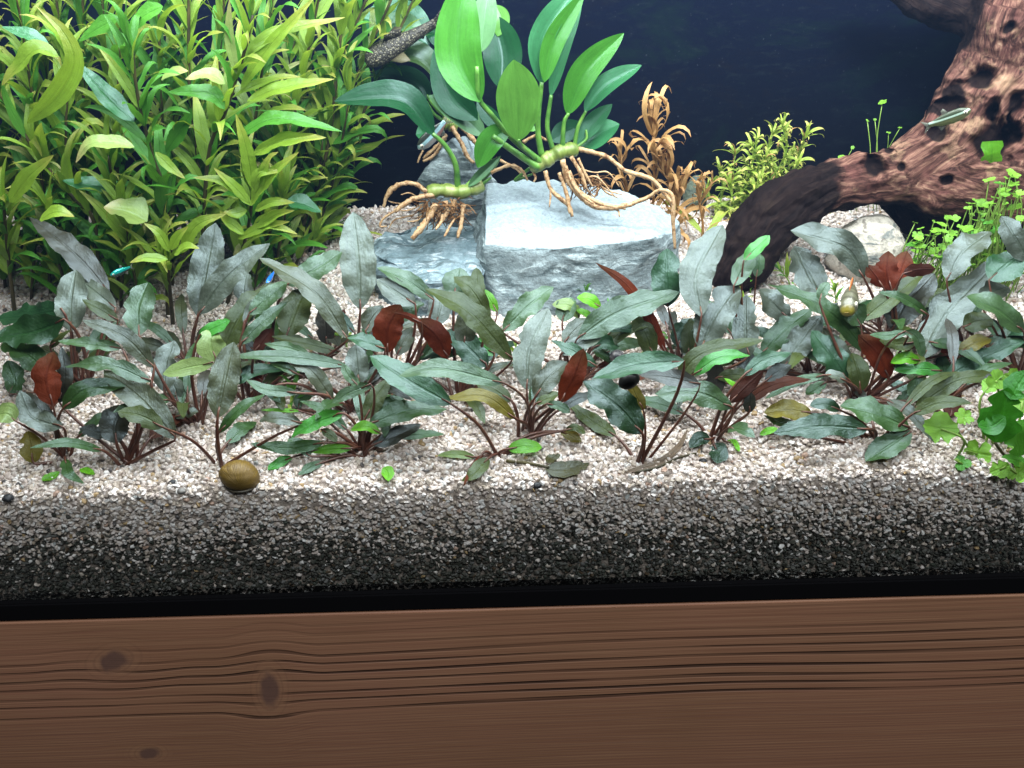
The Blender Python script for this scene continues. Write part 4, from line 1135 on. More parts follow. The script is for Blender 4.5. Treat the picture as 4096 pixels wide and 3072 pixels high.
AN2 = anubias('left broad-leaved plant with yellowish knotted roots on the low streaked stone',
 [(650, 1215, 0), (720, 1200, 0), (790, 1205, 0), (850, 1215, -.002), (930, 1195, 0), (1000, 1165, .002)], .0048,
 [('d', 165, [(690, 855), (480, 640), (60, 640)], -.004, .006, .5, .30), ('p', 60, [(905, 1180), (1010, 1080), (1110, 985)], -.004, .004, .2, .3),
  ('o', 40, [(970, 1160), (1040, 1080), (1110, 1000)], .0, .004, .2, .2)],
 [([(840, 1190), (825, 1040), (760, 920), (680, 845)], .0028, .0018, 0, -.004), ([(880, 1190), (960, 1110), (1060, 1010)], .0020, .0012, 0, .004), ([(960, 1200), (1000, 1160), (1050, 1120)], .0026, .001, 0, .0)],
 [([(640, 1210), (560, 1160), (460, 1170), (395, 1230), (370, 1310)], .0028, .0018, -.004, -.004), ([(690, 1230), (580, 1250), (500, 1290), (440, 1340)], .0032, .0026, -.004, -.008),
  ([(700, 1290), (640, 1400), (550, 1510)], .0040, .0032, -.01, -.016), ([(875, 1290), (865, 1390), (838, 1505)], .0026, .0018, -.008, -.014), ([(820, 1380), (790, 1430), (755, 1495)], .0016, .0014, -.01, -.014),
  ([(740, 1360), (735, 1400), (700, 1450)], .0018, .001, -.01, -.014), ([(450, 1330), (370, 1380), (350, 1430), (390, 1430)], .0014, .0010, -.006, -.006),
  ([(620, 1290), (520, 1330), (430, 1320)], .0008, .0005, -.004, -.01), ([(640, 1320), (590, 1390), (520, 1400)], .0009, .0006, -.006, -.01), ([(600, 1260), (540, 1220), (480, 1230)], .0008, .0005, -.002, -.004),
  ([(560, 1360), (440, 1390), (400, 1450)], .0010, .0006, -.004, -.004), ([(500, 1290), (430, 1280), (400, 1270)], .0009, .0006, .0, .0), ([(690, 1300), (720, 1340), (700, 1400)], .0022, .0012, -.004, -.008),
  ([(760, 1270), (770, 1340), (740, 1400)], .0030, .0016, -.004, -.008), ([(820, 1260), (810, 1330), (790, 1360)], .0030, .0012, -.003, -.006)], YA2)
def root_mass(root, c, sx, sz, n, ln, seed):
    rr = random.Random(seed); org = Vector(root.location); V, F, U = [], [], []
    for i in range(n):
        p = c + Vector((rr.uniform(-sx, sx), rr.uniform(-.006, .004), rr.uniform(-sz, sz) * .5))
        pts = [p]
        d = Vector((rr.uniform(-1, 1), rr.uniform(-.5, .3), rr.uniform(-1, .2))).normalized()
        for k in range(3):
            d = (d + Vector((rr.uniform(-.7, .7), rr.uniform(-.4, .4), rr.uniform(-.7, .4)))).normalized()
            pts.append(pts[-1] + d * ln * rr.uniform(.6, 1.2) / 3)
        v, f, u = tube_geo(pts, [rr.uniform(.0003, .0007), .0003], 4, 8)
        o_ = len(V); V += [x - org for x in v]; F += [tuple(a + o_ for a in q) for q in f]; U += u
    o = link('root_hairs', mesh('root_hairs', V, F, U), M_ROOTH, root); o['kind'] = 'stuff'
M_ROOTH = NT('root_hair'); _n = M_ROOTH.noise(M_ROOTH.objco(), 120, 3)
M_ROOTH = M_ROOTH.done(M_ROOTH.pbr(M_ROOTH.ramp(_n, [(.35, srgb(70, 46, 28)), (.6, srgb(128, 92, 56)), (.75, srgb(170, 134, 90))]), .7, .2))
root_mass(AN2, TP(740, 1310, YA2 - .006), .017, .016, 120, .016, 3)
root_mass(AN1, TP(1650, 1150, YA - .006), .012, .012, 70, .014, 4)
YA3 = .352
anubias('shaded broad-leaved plant on the pointed stone at the back',
 [(740, 760, 0), (790, 780, 0), (840, 800, 0)], .0058,
 [('o', 130, [(735, 520), (560, 380), (255, 430)], -.01, .0, .6, .4), ('d', 130, [(660, 625), (560, 530), (280, 478)], .0, .004, .5, .3), ('d', 90, [(640, 640), (560, 590), (440, 600)], -.004, .004, .5, .3),
  ('t', 270, [(660, 290), (480, 180), (220, 110)], .015, .01, .45, .2), ('p', 110, [(620, 200), (480, 150), (330, 160)], .01, .004, .5, .2), ('t', 90, [(640, 820), (620, 840), (575, 850)], -.004, .0, .4, .2), ('d', 110, [(720, 300), (700, 220), (640, 210)], .01, .01, .4, .2)],
 [([(790, 760), (700, 680), (640, 600)], .0022, .0014, 0, 0), ([(790, 760), (760, 640), (735, 520)], .0022, .0014, 0, -.01), ([(780, 760), (700, 500), (640, 290)], .0024, .0014, 0, .012), ([(760, 770), (690, 720), (640, 640)], .0018, .0012, 0, 0)],
 [([(800, 800), (855, 890), (900, 990), (940, 1030)], .0030, .0020, -.008, -.014), ([(850, 790), (920, 860), (970, 930)], .0030, .0022, -.004, -.01), ([(770, 850), (700, 930), (620, 1000)], .0024, .0016, -.004, -.004),
  ([(760, 870), (690, 980), (620, 1020)], .0022, .0016, -.004, -.006), ([(620, 950), (600, 990), (585, 1030)], .0014, .0010, -.004, -.004), ([(1080, 1000), (1200, 1060), (1260, 1120)], .0020, .0012, -.01, -.012)], YA3)
# ------------------------------------------------------------------ stem plants of the dense left-hand bush
ST = {
 'a': mat_leaf('stem_leaf_yellow_green', (132, 166, 54), (120, 156, 54), (168, 200, 46), .42, .6, .48, (.85, .85, .8), .18, 7, gain=.95, tipcol=(170, 160, 80)),
 'b': mat_leaf('stem_leaf_green', (74, 134, 42), (78, 132, 46), (104, 168, 34), .42, .45, .34, (.85, .9, .8), .18, 7, gain=.95),
 'c': mat_leaf('stem_leaf_pale', (150, 176, 96), (140, 164, 92), (170, 196, 84), .4, .5, .3, (.85, .9, .85), .22, 7, gain=.72, tipcol=(190, 170, 120)),
 't': mat_leaf('stem_leaf_blue_green', (54, 116, 64), (58, 112, 62), (64, 124, 58), .4, .7, .22, (.8, .9, .85), .2, 7, gain=.7),
 'o': mat_leaf('strap_leaf_orange', (200, 158, 102), (184, 144, 92), (220, 172, 102), .45, .4, .36, (.9, .9, .85), .25, 4, gain=.8, tipcol=(200, 150, 100)),
 'f': mat_leaf('fine_leaf_green', (150, 172, 72), (138, 160, 68), (172, 198, 70), .42, .45, .36, (.9, .95, .9), .3, 4, gain=1.15, tipcol=(190, 170, 100)),
 'h': mat_leaf('clover_leaf', (150, 200, 66), (140, 185, 62), (170, 215, 60), .42, .45, .3, (.85, .95, .8), .16, 3, gain=1.0),
}
M_STEM = NT('dark_stem'); _n = M_STEM.noise(M_STEM.objco(), 60, 3)
M_STEM = M_STEM.done(M_STEM.pbr(M_STEM.ramp(_n, [(.3, srgb(34, 34, 20)), (.55, srgb(58, 52, 26)), (.8, srgb(92, 84, 40))]), .55, .35))
M_FSTEM = NT('green_stem'); M_FSTEM = M_FSTEM.done(M_FSTEM.pbr(srgb(110, 140, 58), .5, .4))
M_OSTEM = NT('orange_stem'); M_OSTEM = M_OSTEM.done(M_OSTEM.pbr(srgb(128, 92, 48), .5, .4))
srnd = random.Random(21)
def unit_leaf(name, width, droop, mat, prof=prof_lance, wav=.1, twist=0.0, curl=0.0, n=11, m=2, bend=0.0):
    """A leaf of length 1 along +Y, upper side +Z, drooping by the given angle towards its tip."""
    vs_, uv, fs_ = [], [], []
    p = Vector((0, 0, 0)); a = .25 * droop
    L = 1 / (n - 1); bx = 0.0
    ph = srnd.uniform(0, 6)
    cols = [c / m for c in range(-m, m + 1)]
    for i in range(n):
        t = i / (n - 1)
        ang = a - droop * t * t - (curl * max(0, t - .6) * 4)
        tg = Vector((math.sin(bx), math.cos(bx) * math.cos(ang), math.cos(bx) * math.sin(ang)))
        wv = Vector((math.cos(bx), -math.sin(bx), 0))
        q = Quaternion(tg, twist * t); wv = q @ wv
        nv = wv.cross(tg).normalized()
        half = .5 * width * max(.06, prof(t))
        for c in cols:
            o_ = abs(c)
            vs_.append(p + wv * half * c + nv * (half * (.22 * o_ + wav * o_ * math.sin(t * 13 + ph + (2 if c > 0 else 0)))))
            uv.append((c * .5 + .5, t))
        p = p + tg * L; bx += bend * L
    W = 2 * m + 1
    for i in range(n - 1):
        for j in range(W - 1):
            fs_.append((i * W + j, i * W + j + 1, (i + 1) * W + j + 1, (i + 1) * W + j))
    return mesh(name, vs_, fs_, uv)
LEAFV = {}
for ty in ('a', 'b', 'c', 't'):
    LEAFV[ty] = []
    for i in range(7):
        me = unit_leaf('lance_leaf', srnd.uniform(.105, .165), srnd.uniform(.6, 2.0), ST[ty], wav=srnd.uniform(.05, .35), twist=srnd.uniform(-.7, .7), curl=srnd.choice((0, 0, .6, 1.4)), bend=srnd.uniform(-.5, .5))
        me.materials.append(ST[ty]); LEAFV[ty].append(me)
def strap_set(mat, k, w0, w1, droop):
    out = []
    for i in range(k):
        me = unit_leaf('strap_leaf', srnd.uniform(w0, w1), srnd.uniform(*droop), mat, lambda t: min(1, (1 - t) * 3.5) ** .6 * min(1, .5 + t * 3), .2, srnd.uniform(-1, 1), srnd.choice((0, .8, 1.6)), 11, 1, srnd.uniform(-.6, .6))
        me.materials.append(mat); out.append(me)
    return out
LEAFV['o'] = strap_set(ST['o'], 9, .06, .095, (.9, 3.6))
LEAFV['f'] = strap_set(ST['f'], 6, .10, .16, (.2, 1.4))
def place_leaf(root, base, dirv, upv, length, mesh_, org, name='leaf', wscale=1.0):
    y = dirv.normalized()
    z = (upv - y * upv.dot(y))
    if z.length < 1e-3: z = Vector((0, -1, .2)) - y * y.dot(Vector((0, -1, .2)))
    z.normalize(); x = y.cross(z)
    M = Matrix((x * wscale, y, z)).transposed().to_4x4()
    o = link(name, mesh_, None, root)
    o.matrix_local = Matrix.Translation(base - org) @ M @ Matrix.Scale(length, 4)
    return o
def stem_plant(name, label, group, path, r0, r1, leaf_types, spacing, lmin, lmax, start, smat, rosette=0, open_=(.55, 1.25), name_leaf='leaf', cat='aquarium plant'):
    org = Vector(path[0])
    root = empty(name, org, label, cat, group)
    n = 26
    pts = smooth_path(path, n)
    L = sum((b - a).length for a, b in zip(pts, pts[1:]))
    tube('stem', path, [r0, r1], smat, root, 6, n)
    k = max(2, int(L * (1 - start) / spacing))
    az = srnd.uniform(0, 3.14)
    for i in range(k):
        s = start + (1 - start) * (i + .5) / k
        if s > 1: break
        f = s * (n - 1); j = min(int(f), n - 2)
        p = pts[j].lerp(pts[j + 1], f - j)
        t = (pts[j + 1] - pts[j]).normalized()
        e1 = t.cross(Vector((.3, 1, .1))).normalized(); e2 = t.cross(e1)
        az += 1.57 + srnd.uniform(-.35, .35)
        top = (i / max(1, k - 1))
        for w_ in range(2 + (1 if srnd.random() < .45 else 0)):
            if srnd.random() < .08 and top < .8: continue
            aa = az + w_ * 3.14 + srnd.uniform(-.3, .3)
            op = srnd.uniform(*open_) * (1.05 - .45 * top ** 2)
            d = t * math.cos(op) + (e1 * math.cos(aa) + e2 * math.sin(aa)) * math.sin(op)
            d = (d + Vector((0, 0, .12))).normalized()
            ln = srnd.uniform(lmin, lmax) * (1 - .35 * top ** 3)
            ty = srnd.choice(leaf_types)
            place_leaf(root, p, d, t * .4 + Vector((0, -.35, 1)), ln, srnd.choice(LEAFV[ty]), org, name_leaf, srnd.uniform(.85, 1.25))
    for q in range(rosette):
        aa = q * 2.4 + srnd.uniform(-.3, .3); op = srnd.uniform(.15, .95)
        t = (pts[-1] - pts[-2]).normalized()
        e1 = t.cross(Vector((.3, 1, .1))).normalized(); e2 = t.cross(e1)
        d = t * math.cos(op) + (e1 * math.cos(aa) + e2 * math.sin(aa)) * math.sin(op)
        place_leaf(root, pts[-1], d, t * .3 + Vector((0, -.3, 1)), srnd.uniform(lmin, lmax) * .8, srnd.choice(LEAFV[leaf_types[0]]), org, name_leaf)
    return root
SG = 'lance-leaved stem plants in the left-hand bush'
GEN = 'yellow-green lance-leaved stem crowded among its neighbours in the left bush'
STEMS = [  # base px, path px..., depth offset at top, leaf types, label
 ([(395, 1240), (380, 900), (297, 797), (152, 620), (-30, 330)], -.01, 'aab', 'stem plant whose bare dark stem slants up to the left edge'),
 ([(670, 1270), (655, 790), (608, 620), (550, 380), (530, 200)], -.015, 'bba', 'stem plant with a nearly black stem in the middle of the left bush'),
 ([(800, 1150), (790, 630), (758, 350), (755, -60)], .0, 'aab', 'stem plant with a straight black stem reaching the top edge of the photo'),
 ([(800, 1240), (830, 650), (905, 440), (985, 180), (1010, 60)], -.02, 'aaab', 'stem plant with a reddish slanting stem and a fan of yellow-green leaves'),
 ([(900, 1220), (990, 920), (1010, 760)], -.03, 'aab', 'short stem plant with an upright leaf rosette, low at the right of the bush'),
 ([(690, 1300), (680, 1160), (672, 1060)], -.03, 'aaa', 'short lime green rosette behind the silver star-shaped leaves'),
 ([(60, 1290), (30, 1000), (15, 820)], -.03, 'aab', 'short stem plant with a rosette of leaves at the left edge of the photo'),
 ([(1150, 1040), (1300, 640), (1350, 260), (1370, 60)], .0, 'aab', 'stem plant standing at the right border of the left bush'),
]
FILL = [((690, 1150), (630, -60)), ((470, 1150), (480, 30)), ((330, 1200), (270, 250)), ((1050, 1060), (1180, 150)), ((1000, 1080), (1290, -80)), ((1100, 1040), (1480, -40)),
 ((930, 1100), (1100, -80)), ((560, 1090), (400, -80)), ((200, 1180), (60, -60)), ((120, 1200), (130, 120)), ((250, 1110), (220, -80)), ((880, 1060), (900, -60)), ((1180, 1000), (1600, -80)),
 ((1230, 1010), (1400, 380)), ((1190, 1020), (1290, 560)), ((1080, 1140), (1160, 500)), ((1000, 1180), (1130, 800)), ((480, 1230), (430, 620)), ((560, 1190), (600, 640)), ((20, 1160), (-60, 100)),
 ((340, 1070), (330, -60)), ((760, 1090), (800, 350)), ((1270, 980), (1680, -60)), ((1240, 990), (1250, 760)), ((100, 1060), (20, 300)), ((620, 1040), (700, 200)), ((1020, 1010), (1050, 250)), ((1150, 980), (1230, 300)),
 ((430, 1040), (560, 250)), ((180, 1050), (180, 250)), ((1310, 985), (1345, 880)), ((1180, 1130), (1260, 960)), ((820, 1040), (960, 560)), ((300, 1250), (200, 860)), ((570, 1260), (500, 850))]
for i, (pp, dt, tys, lab) in enumerate(STEMS):
    b0 = G(*pp[0]); b0.z -= .004
    pts = [b0] + [at(x, y, b0.y + dt * (j + 1) / len(pp)) for j, (x, y) in enumerate(pp[1:])]
    stem_plant('stem_plant', lab, SG, pts, .0019, .0012, tys, .0125, .044, .072, .2 if len(pp) > 3 else .35, M_STEM, 7 if len(pp) <= 3 else 3)
for i, ((bx, by), (tx, ty)) in enumerate(FILL):
    b0 = G(bx, by); b0.z -= .004
    dt = srnd.uniform(-.02, .015)
    mx, my = (bx + tx) / 2 + srnd.uniform(-35, 35), (by + ty) / 2
    pts = [b0, at(mx, my, b0.y + dt / 2), at(tx, ty, b0.y + dt)]
    sm = (by - ty) < 350
    stem_plant('stem_plant', GEN, SG, pts, .0016, .0010, 'aab' if i % 3 else 'abbc', .0125, .042, .070 if not sm else .044, .03, M_STEM, 4)
# single leaves of the bush that catch the eye, each on the plant it grows from
bush = [o for o in COL.objects if o.name.startswith('stem_plant') and o.parent is None]
def bush_leaf(ty, wd, pts, Y, e=0.0, k=.5, cup=.2, t='U', wav=.12, notch=0):
    src = [tp(t, x, y) for x, y in pts]
    n = len(src)
    mid = [at(x, y, Y + e * i / (n - 1)) for i, (x, y) in enumerate(src)]
    root = min(bush, key=lambda o: min((Vector(o.location) + Vector((0, 0, z)) - mid[0]).length for z in (.02, .06, .1, .15, .2)))
    leaf_obj('leaf', mid, wd * (.78 if ty in 'abt' else .9) * TILE[t][2] / FPX * (mid[0] - CAM).length, ST[ty], root, k=k, cup=cup, wav=wav, prof=prof_lance, n=18, m=3, rnd=srnd, notch=notch)
bush_leaf('t', 150, [(850, 770), (690, 620), (480, 390)], .215, .01)
bush_leaf('a', 150, [(170, 780), (360, 610), (470, 400), (400, 200), (230, 40)], .185, .0, .25, .3)
bush_leaf('a', 110, [(370, 360), (240, 310), (110, 430), (10, 540)], .18, -.01, .6, .3)
bush_leaf('c', 90, [(850, 930), (700, 905), (560, 920), (480, 1030)], .19, -.005, .6, .3)
bush_leaf('c', 175, [(930, 1400), (800, 1340), (655, 1310)], .185, .0, .75, .3)
bush_leaf('b', 110, [(1500, 870), (1750, 750), (2160, 830)], .21, -.01, .6)
bush_leaf('a', 120, [(1590, 980), (1800, 890), (2060, 870)], .205, -.01, .6)
bush_leaf('a', 110, [(1600, 1200), (1560, 960), (1490, 720)], .20, .0, .25)
bush_leaf('c', 65, [(1495, 470), (1450, 240), (1450, -10)], .22, .0, .2)
bush_leaf('t', 90, [(310, 290), (180, 220), (10, 170)], .22, .0, .5)
bush_leaf('t', 120, [(720, 1180), (560, 1170), (390, 1140)], .23, .0, .6)
bush_leaf('t', 120, [(1810, 1270), (1920, 1290), (2030, 1340)], .255, .0, .6)
bush_leaf('b', 110, [(1050, 960), (1180, 760), (1210, 680)], .225, .0, .3)
bush_leaf('b', 120, [(1420, 690), (1320, 590), (1060, 580)], .22, .0, .5)
bush_leaf('a', 100, [(1520, 560), (1700, 300), (1990, -20)], .225, .0, .3)
bush_leaf('a', 100, [(1560, 640), (1760, 560), (2110, 500)], .225, .0, .5)
bush_leaf('a', 90, [(1480, 480), (1700, 230), (2180, 110)], .235, .0, .5)
bush_leaf('c', 80, [(1420, 530), (1320, 470), (1170, 500)], .215, -.005, .6)
bush_leaf('c', 80, [(1020, 500), (1100, 460), (1190, 450)], .215, -.005, .6)
bush_leaf('b', 120, [(1030, 40), (900, 110), (810, 210)], .235, .0, .5)
bush_leaf('b', 110, [(760, 110), (620, 180), (500, 260)], .24, .0, .5)
bush_leaf('a', 120, [(60, 1280), (180, 1120), (340, 980)], .175, .0, .4)
bush_leaf('a', 100, [(250, 1390), (360, 1340), (470, 1370)], .165, .0, .6)
bush_leaf('a', 80, [(980, 960), (1080, 1060), (1170, 1130)], .19, .0, .4)
bush_leaf('a', 75, [(1070, 1590), (1000, 1470), (910, 1410)], .16, .0, .35)
bush_leaf('a', 75, [(1080, 1580), (1120, 1500), (1190, 1430)], .16, .0, .35)
bush_leaf('a', 105, [(1150, 1600), (1240, 1430), (1430, 1350)], .165, .0, .4)
bush_leaf('a', 70, [(1060, 1640), (930, 1630), (820, 1659)], .155, -.006, .5)
bush_leaf('a', 75, [(1100, 1610), (1180, 1560), (1260, 1570)], .155, -.006, .6)
for a in (((1590, 1300), (1690, 1020), (1760, 960)), ((1600, 1260), (1740, 1080), (1890, 960)), ((1590, 1300), (1480, 1180), (1350, 1060)), ((1580, 1280), (1420, 1150), (1220, 1120)),
          ((1610, 1330), (1720, 1280), (1860, 1280)), ((1620, 1440), (1740, 1360), (1860, 1330)), ((1600, 1220), (1640, 1100), (1790, 1080)), ((1560, 1330), (1480, 1350), (1410, 1340)), ((1500, 1510), (1680, 1430), (1830, 1400)),
          ((1590, 1500), (1700, 1420), (1880, 1480)), ((1540, 1480), (1430, 1390), (1390, 1330))):
    bush_leaf('a', 80, list(a), .195, -.004, .45)

# ------------------------------------------------------------------ orange strap-leaved plants and the fine green bush behind the stone
OG = 'orange strap-leaved plants behind the big stone'
for (bx, by, tx, ty, d, lt, lab, ros, ln) in ((2600, 860, 2612, 545, .0, 'o', 'tallest orange-brown plant with drooping strap leaves behind the big grey stone', 11, .030),
                                (2700, 880, 2668, 700, -.01, 'o', 'orange-brown plant with tangled curling leaves right beside the tall one', 10, .026),
                                (2520, 830, 2480, 660, .01, 'o', 'small orange plant between the broad teal leaf and the tall orange one', 8, .022),
                                (2800, 990, 2798, 810, -.02, 'of', 'green-topped strap-leaved plant left of the blackened driftwood foot', 9, .024),
                                (2640, 900, 2720, 790, -.015, 'o', 'low orange plant half hidden by the corner of the big stone', 8, .024)):
    b0 = P(bx, by, .34 + d); b0 = Vector((b0.x, b0.y, gz(b0.x, b0.y) - .003))
    t1 = at(tx, ty, .34 + d)
    stem_plant('strap_leaf_plant', lab, OG, [b0, b0.lerp(t1, .5) + Vector((.003, 0, 0)), t1], .0016, .0011, lt, .0098, ln * 1.2, ln * 2.6, .02, M_OSTEM, ros, (.7, 2.0))
for (tl, pts, wd) in (('V', [(40, 760), (170, 705), (320, 725)], 40), ('V', [(20, 770), (60, 670), (110, 590)], 60), ('V', [(10, 770), (-10, 660), (25, 565)], 50), ('V', [(20, 760), (-90, 680), (-160, 740)], 45), ('V', [(40, 770), (90, 680), (150, 660)], 40)):
    pass
YG = .385
FG = 'fine-leaved green stems between the stone and the driftwood'
for i, (bx, by, tx, ty) in enumerate(((2950, 790, 2940, 620), (3010, 800, 3010, 590), (3060, 800, 3090, 540), (3110, 790, 3130, 500), (3160, 770, 3220, 550), (2980, 800, 2960, 700), (3080, 810, 3060, 650), (3040, 800, 3150, 640), (2900, 800, 2880, 690), (3120, 780, 3190, 660), (2940, 810, 2920, 740), (3000, 820, 2990, 660), (3090, 820, 3110, 600), (3150, 800, 3170, 610), (2870, 800, 2850, 730), (3060, 820, 3040, 720), (3130, 800, 3120, 720), (2970, 810, 3030, 560))):
    q = at(bx, by, YG - .01); b0 = Vector((q.x, q.y, gz(q.x, q.y) - .003))
    t1 = at(tx, ty, YG - .01 + srnd.uniform(-.015, .01))
    bend = Vector((srnd.uniform(-.012, .012), srnd.uniform(-.006, .006), 0))
    rt = stem_plant('fine_leaf_plant', 'fine yellow-green leafy stem in the small bush beside the driftwood', FG, [b0, b0.lerp(t1, .35) + bend, b0.lerp(t1, .7) - bend * .6, t1], .0008, .0005, 'ffffff' if i % 4 else 'fffffo', .0034, .007, .024, .02, M_FSTEM, 5, (.25, 2.3))
    if i % 2 == 0:
        for q in range(4):
            aa = srnd.uniform(0, 6.28)
            place_leaf(rt, t1, Vector((math.cos(aa), -.3, srnd.uniform(.1, .9))), Vector((0, -.3, 1)), srnd.uniform(.018, .03), srnd.choice(LEAFV['o' if q == 0 else 'f']), Vector(rt.location))

# ------------------------------------------------------------------ clover-leaved plants
def clover_mesh(name, lobes, deep, wav=.08, sx=1.0):
    n = 36; vs_ = [(0, 0, -.10)]; uv = [(.5, .5)]; fs_ = []
    for ring, rr in ((1, .35), (2, .7), (3, 1.0)):
        for i in range(n):
            a = 2 * math.pi * i / n
            g = abs(math.cos(a * lobes / 2)) ** .55
            r = rr * ((1 - deep) + deep * g)
            slit = math.exp(-((a - math.pi) / .16) ** 2)
            r *= 1 - .55 * slit * (rr ** 2)
            r *= 1 + .05 * math.cos(a * lobes * 5) * (ring == 3)
            vs_.append((r * math.cos(a) * sx, r * math.sin(a), .10 * rr * rr - .1 + wav * math.sin(a * 3 + ring) * rr))
            uv.append((.5 + .5 * rr * math.cos(a), .5 + .5 * rr * math.sin(a)))
    for i in range(n):
        j = (i + 1) % n
        fs_.append((0, 1 + i, 1 + j))
        for k in (0, 1):
            fs_.append((1 + k * n + i, 1 + (k + 1) * n + i, 1 + (k + 1) * n + j, 1 + k * n + j))
    me = mesh(name, vs_, fs_, uv); return me
M_CLOVER = mat_leaf('clover_leaf', (132, 188, 62), (124, 178, 58), (155, 208, 56), .42, .45, .3, (.9, .95, .9), .3, 2, gain=.78)
M_CLOVERD = mat_leaf('clover_leaf_dark', (78, 142, 44), (72, 132, 44), (90, 160, 40), .42, .45, .3, (1, 1, 1), .25, 2, gain=.95)  # deeper green for some of the leaves
CLV = []
for i in range(5):
    me = clover_mesh('clover_leaf', (4, 5, 6, 3, 5)[i], (.35, .3, .25, .5, .28)[i]); me.materials.append(M_CLOVER); CLV.append(me)
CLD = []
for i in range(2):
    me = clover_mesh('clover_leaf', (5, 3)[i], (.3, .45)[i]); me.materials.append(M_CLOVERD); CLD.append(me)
def clover_leaf(root, p, r, dark=False, tilt=.5, me=None):
    org = Vector(root.location)
    view = (CAM - p).normalized()
    nv = (Vector((0, 0, 1)) * (1 - tilt) + view * tilt + Vector((srnd.uniform(-.4, .4), srnd.uniform(-.35, .35), 0))).normalized()
    x = nv.cross(Vector((srnd.uniform(-1, 1), srnd.uniform(-1, 1), .1))).normalized(); y = nv.cross(x)
    o = link('leaf', me or srnd.choice(CLD if dark else CLV), None, root)
    o.matrix_local = Matrix.Translation(p - org) @ Matrix((x, y, nv)).transposed().to_4x4() @ Matrix.Scale(r, 4)
def clover_plant(label, base, leaves, group, Y, dark=0.0, stem_r=.0006, tilt=.35):
    """leaves: (x px, y px, radius px, depth offset)."""
    root = empty('clover_plant', base, label, 'aquarium plant', group)
    prev = base
    for (x, y, r, d) in leaves:
        p = at(x, y, Y + d)
        if p.z < gz(p.x, p.y) + .004: p = G(x, y, .005)
        b = base + Vector(((p.x - base.x) * srnd.uniform(.3, 1.0), (p.y - base.y) * .6, .001))
        b.z = gz(b.x, b.y) - .001
        mid = b.lerp(p, .6) + Vector((srnd.uniform(-.010, .010), srnd.uniform(-.006, .006), .004))
        tube('stem', [b, mid, p + Vector((0, 0, -.0008))], [stem_r * 1.2, stem_r], M_FSTEM, root, 5, 9)
        clover_leaf(root, p, r / FPX * (p - CAM).length, srnd.random() < dark, tilt)
    return root
HG = 'clover-leaved plants at the right'
def scatter(poly_x, poly_y, n, rmin, rmax, dd):
    return [(srnd.uniform(*poly_x), srnd.uniform(*poly_y), srnd.uniform(rmin, rmax), srnd.uniform(*dd)) for _ in range(n)]
YH = .225
for (bx, lab, xs, ys, n) in ((3600, 'tall thin clover stems with tiny leaves in front of the dark driftwood underside', (3640, 3820), (880, 1060), 14),
                             (3780, 'clover-leaved plant with pale round leaves below the body of the driftwood', (3760, 3960), (800, 1010), 18),
                             (3960, 'dense clover-leaved plant at the right edge beside the driftwood', (3930, 4110), (690, 960), 26),
                             (4050, 'clover-leaved plant behind the long silvery leaf at the right edge', (3880, 4110), (920, 1120), 20),
                             (3690, 'low clover-leaved plant spreading behind the two-lobed red leaf', (3650, 3900), (990, 1150), 16)):
    q = at(bx, 1120, YH); base = Vector((q.x, q.y, gz(q.x, q.y)))
    clover_plant(lab, base, scatter(xs, ys, int(n * 2.1), 8, 26, (-.025, .03)), HG, YH, .14, .00045, .10)
q = at(3560, 760, .37); 
clover_plant('wispy clover stems rising above the back of the driftwood', Vector((q.x, .375, gz(q.x, .375))), [(3530, 408, 17, 0), (3470, 482, 8, 0), (3500, 478, 6, 0), (3600, 510, 8, 0), (3555, 530, 9, 0), (3370, 630, 18, 0), (3290, 660, 15, 0), (3410, 590, 8, .0)], HG, .375, 0, .0004, .3)
# foreground clovers at the lower right corner
q = G(3960, 1830)
clover_plant('bright lime clover plant with large three-lobed leaves at the lower right corner of the gravel', q,
             [(3765, 1712, 66, -.0), (3857, 1668, 36, .01), (3910, 1812, 52, -.0), (3850, 1852, 32, 0), (4000, 1875, 36, 0), (4060, 1520, 44, .02), (3960, 1540, 34, .03), (4000, 1610, 32, .02), (4085, 1740, 60, 0), (3985, 1520, 40, .02), (4090, 1600, 50, .01), (4070, 1890, 40, -.004)], HG, q.y, .15, .0008, .75)
# the large jagged dark leaf
q = G(4060, 1860)
jag = empty('jagged_leaf_plant', q, 'dark green jagged-leaved plant standing at the lower right edge', 'aquarium plant', 'plants in the lower right corner')
def jag_leaf(pts, wd, ty, Y, e):
    src = [tp('R6', x, y) for x, y in pts]
    mid = [P(x, y, Y + e * i) for i, (x, y) in enumerate(src)]
    leaf_obj('leaf', mid, wd * .3617 / FPX * (mid[0] - CAM).length, ty, jag, k=.4, prof=prof_crypt, cup=.1, wav=.1, n=26, m=4, rnd=srnd, notch=1.0)
M_JAG = mat_leaf('jagged_leaf', (52, 118, 28), (56, 116, 30), (70, 150, 20), .42, .45, .3, (1.2, 1.15, 1.2), .3, 6, gain=.9)
jag_leaf([(1900, 1440), (1960, 1150), (2040, 830)], 400, M_JAG, q.y - .006, .003)
jag_leaf([(2000, 1150), (1850, 1260), (1700, 1250)], 200, M_JAG, q.y - .006, 0)
jag_leaf([(2060, 960), (2150, 800), (2260, 640)], 260, M_JAG, q.y - .004, .004)
jag_leaf([(2160, 1600), (2140, 1350), (2220, 1180)], 240, M_CLOVERD, q.y - .008, .003)
jag_leaf([(2260, 1700), (2140, 1640), (1960, 1600)], 120, M_CLOVERD, q.y - .010, 0)
tube('stem', [q, P(*tp('R6', 1980, 1560), q.y - .006), P(*tp('R6', 1890, 1440), q.y - .006)], [.0013, .0011], M_STEM, jag, 6, 10)
tube('stem', [q, P(*tp('R6', 2120, 1400), q.y), P(*tp('R6', 2040, 1100), q.y - .002)], [.0012, .001], M_FSTEM, jag, 6, 10)
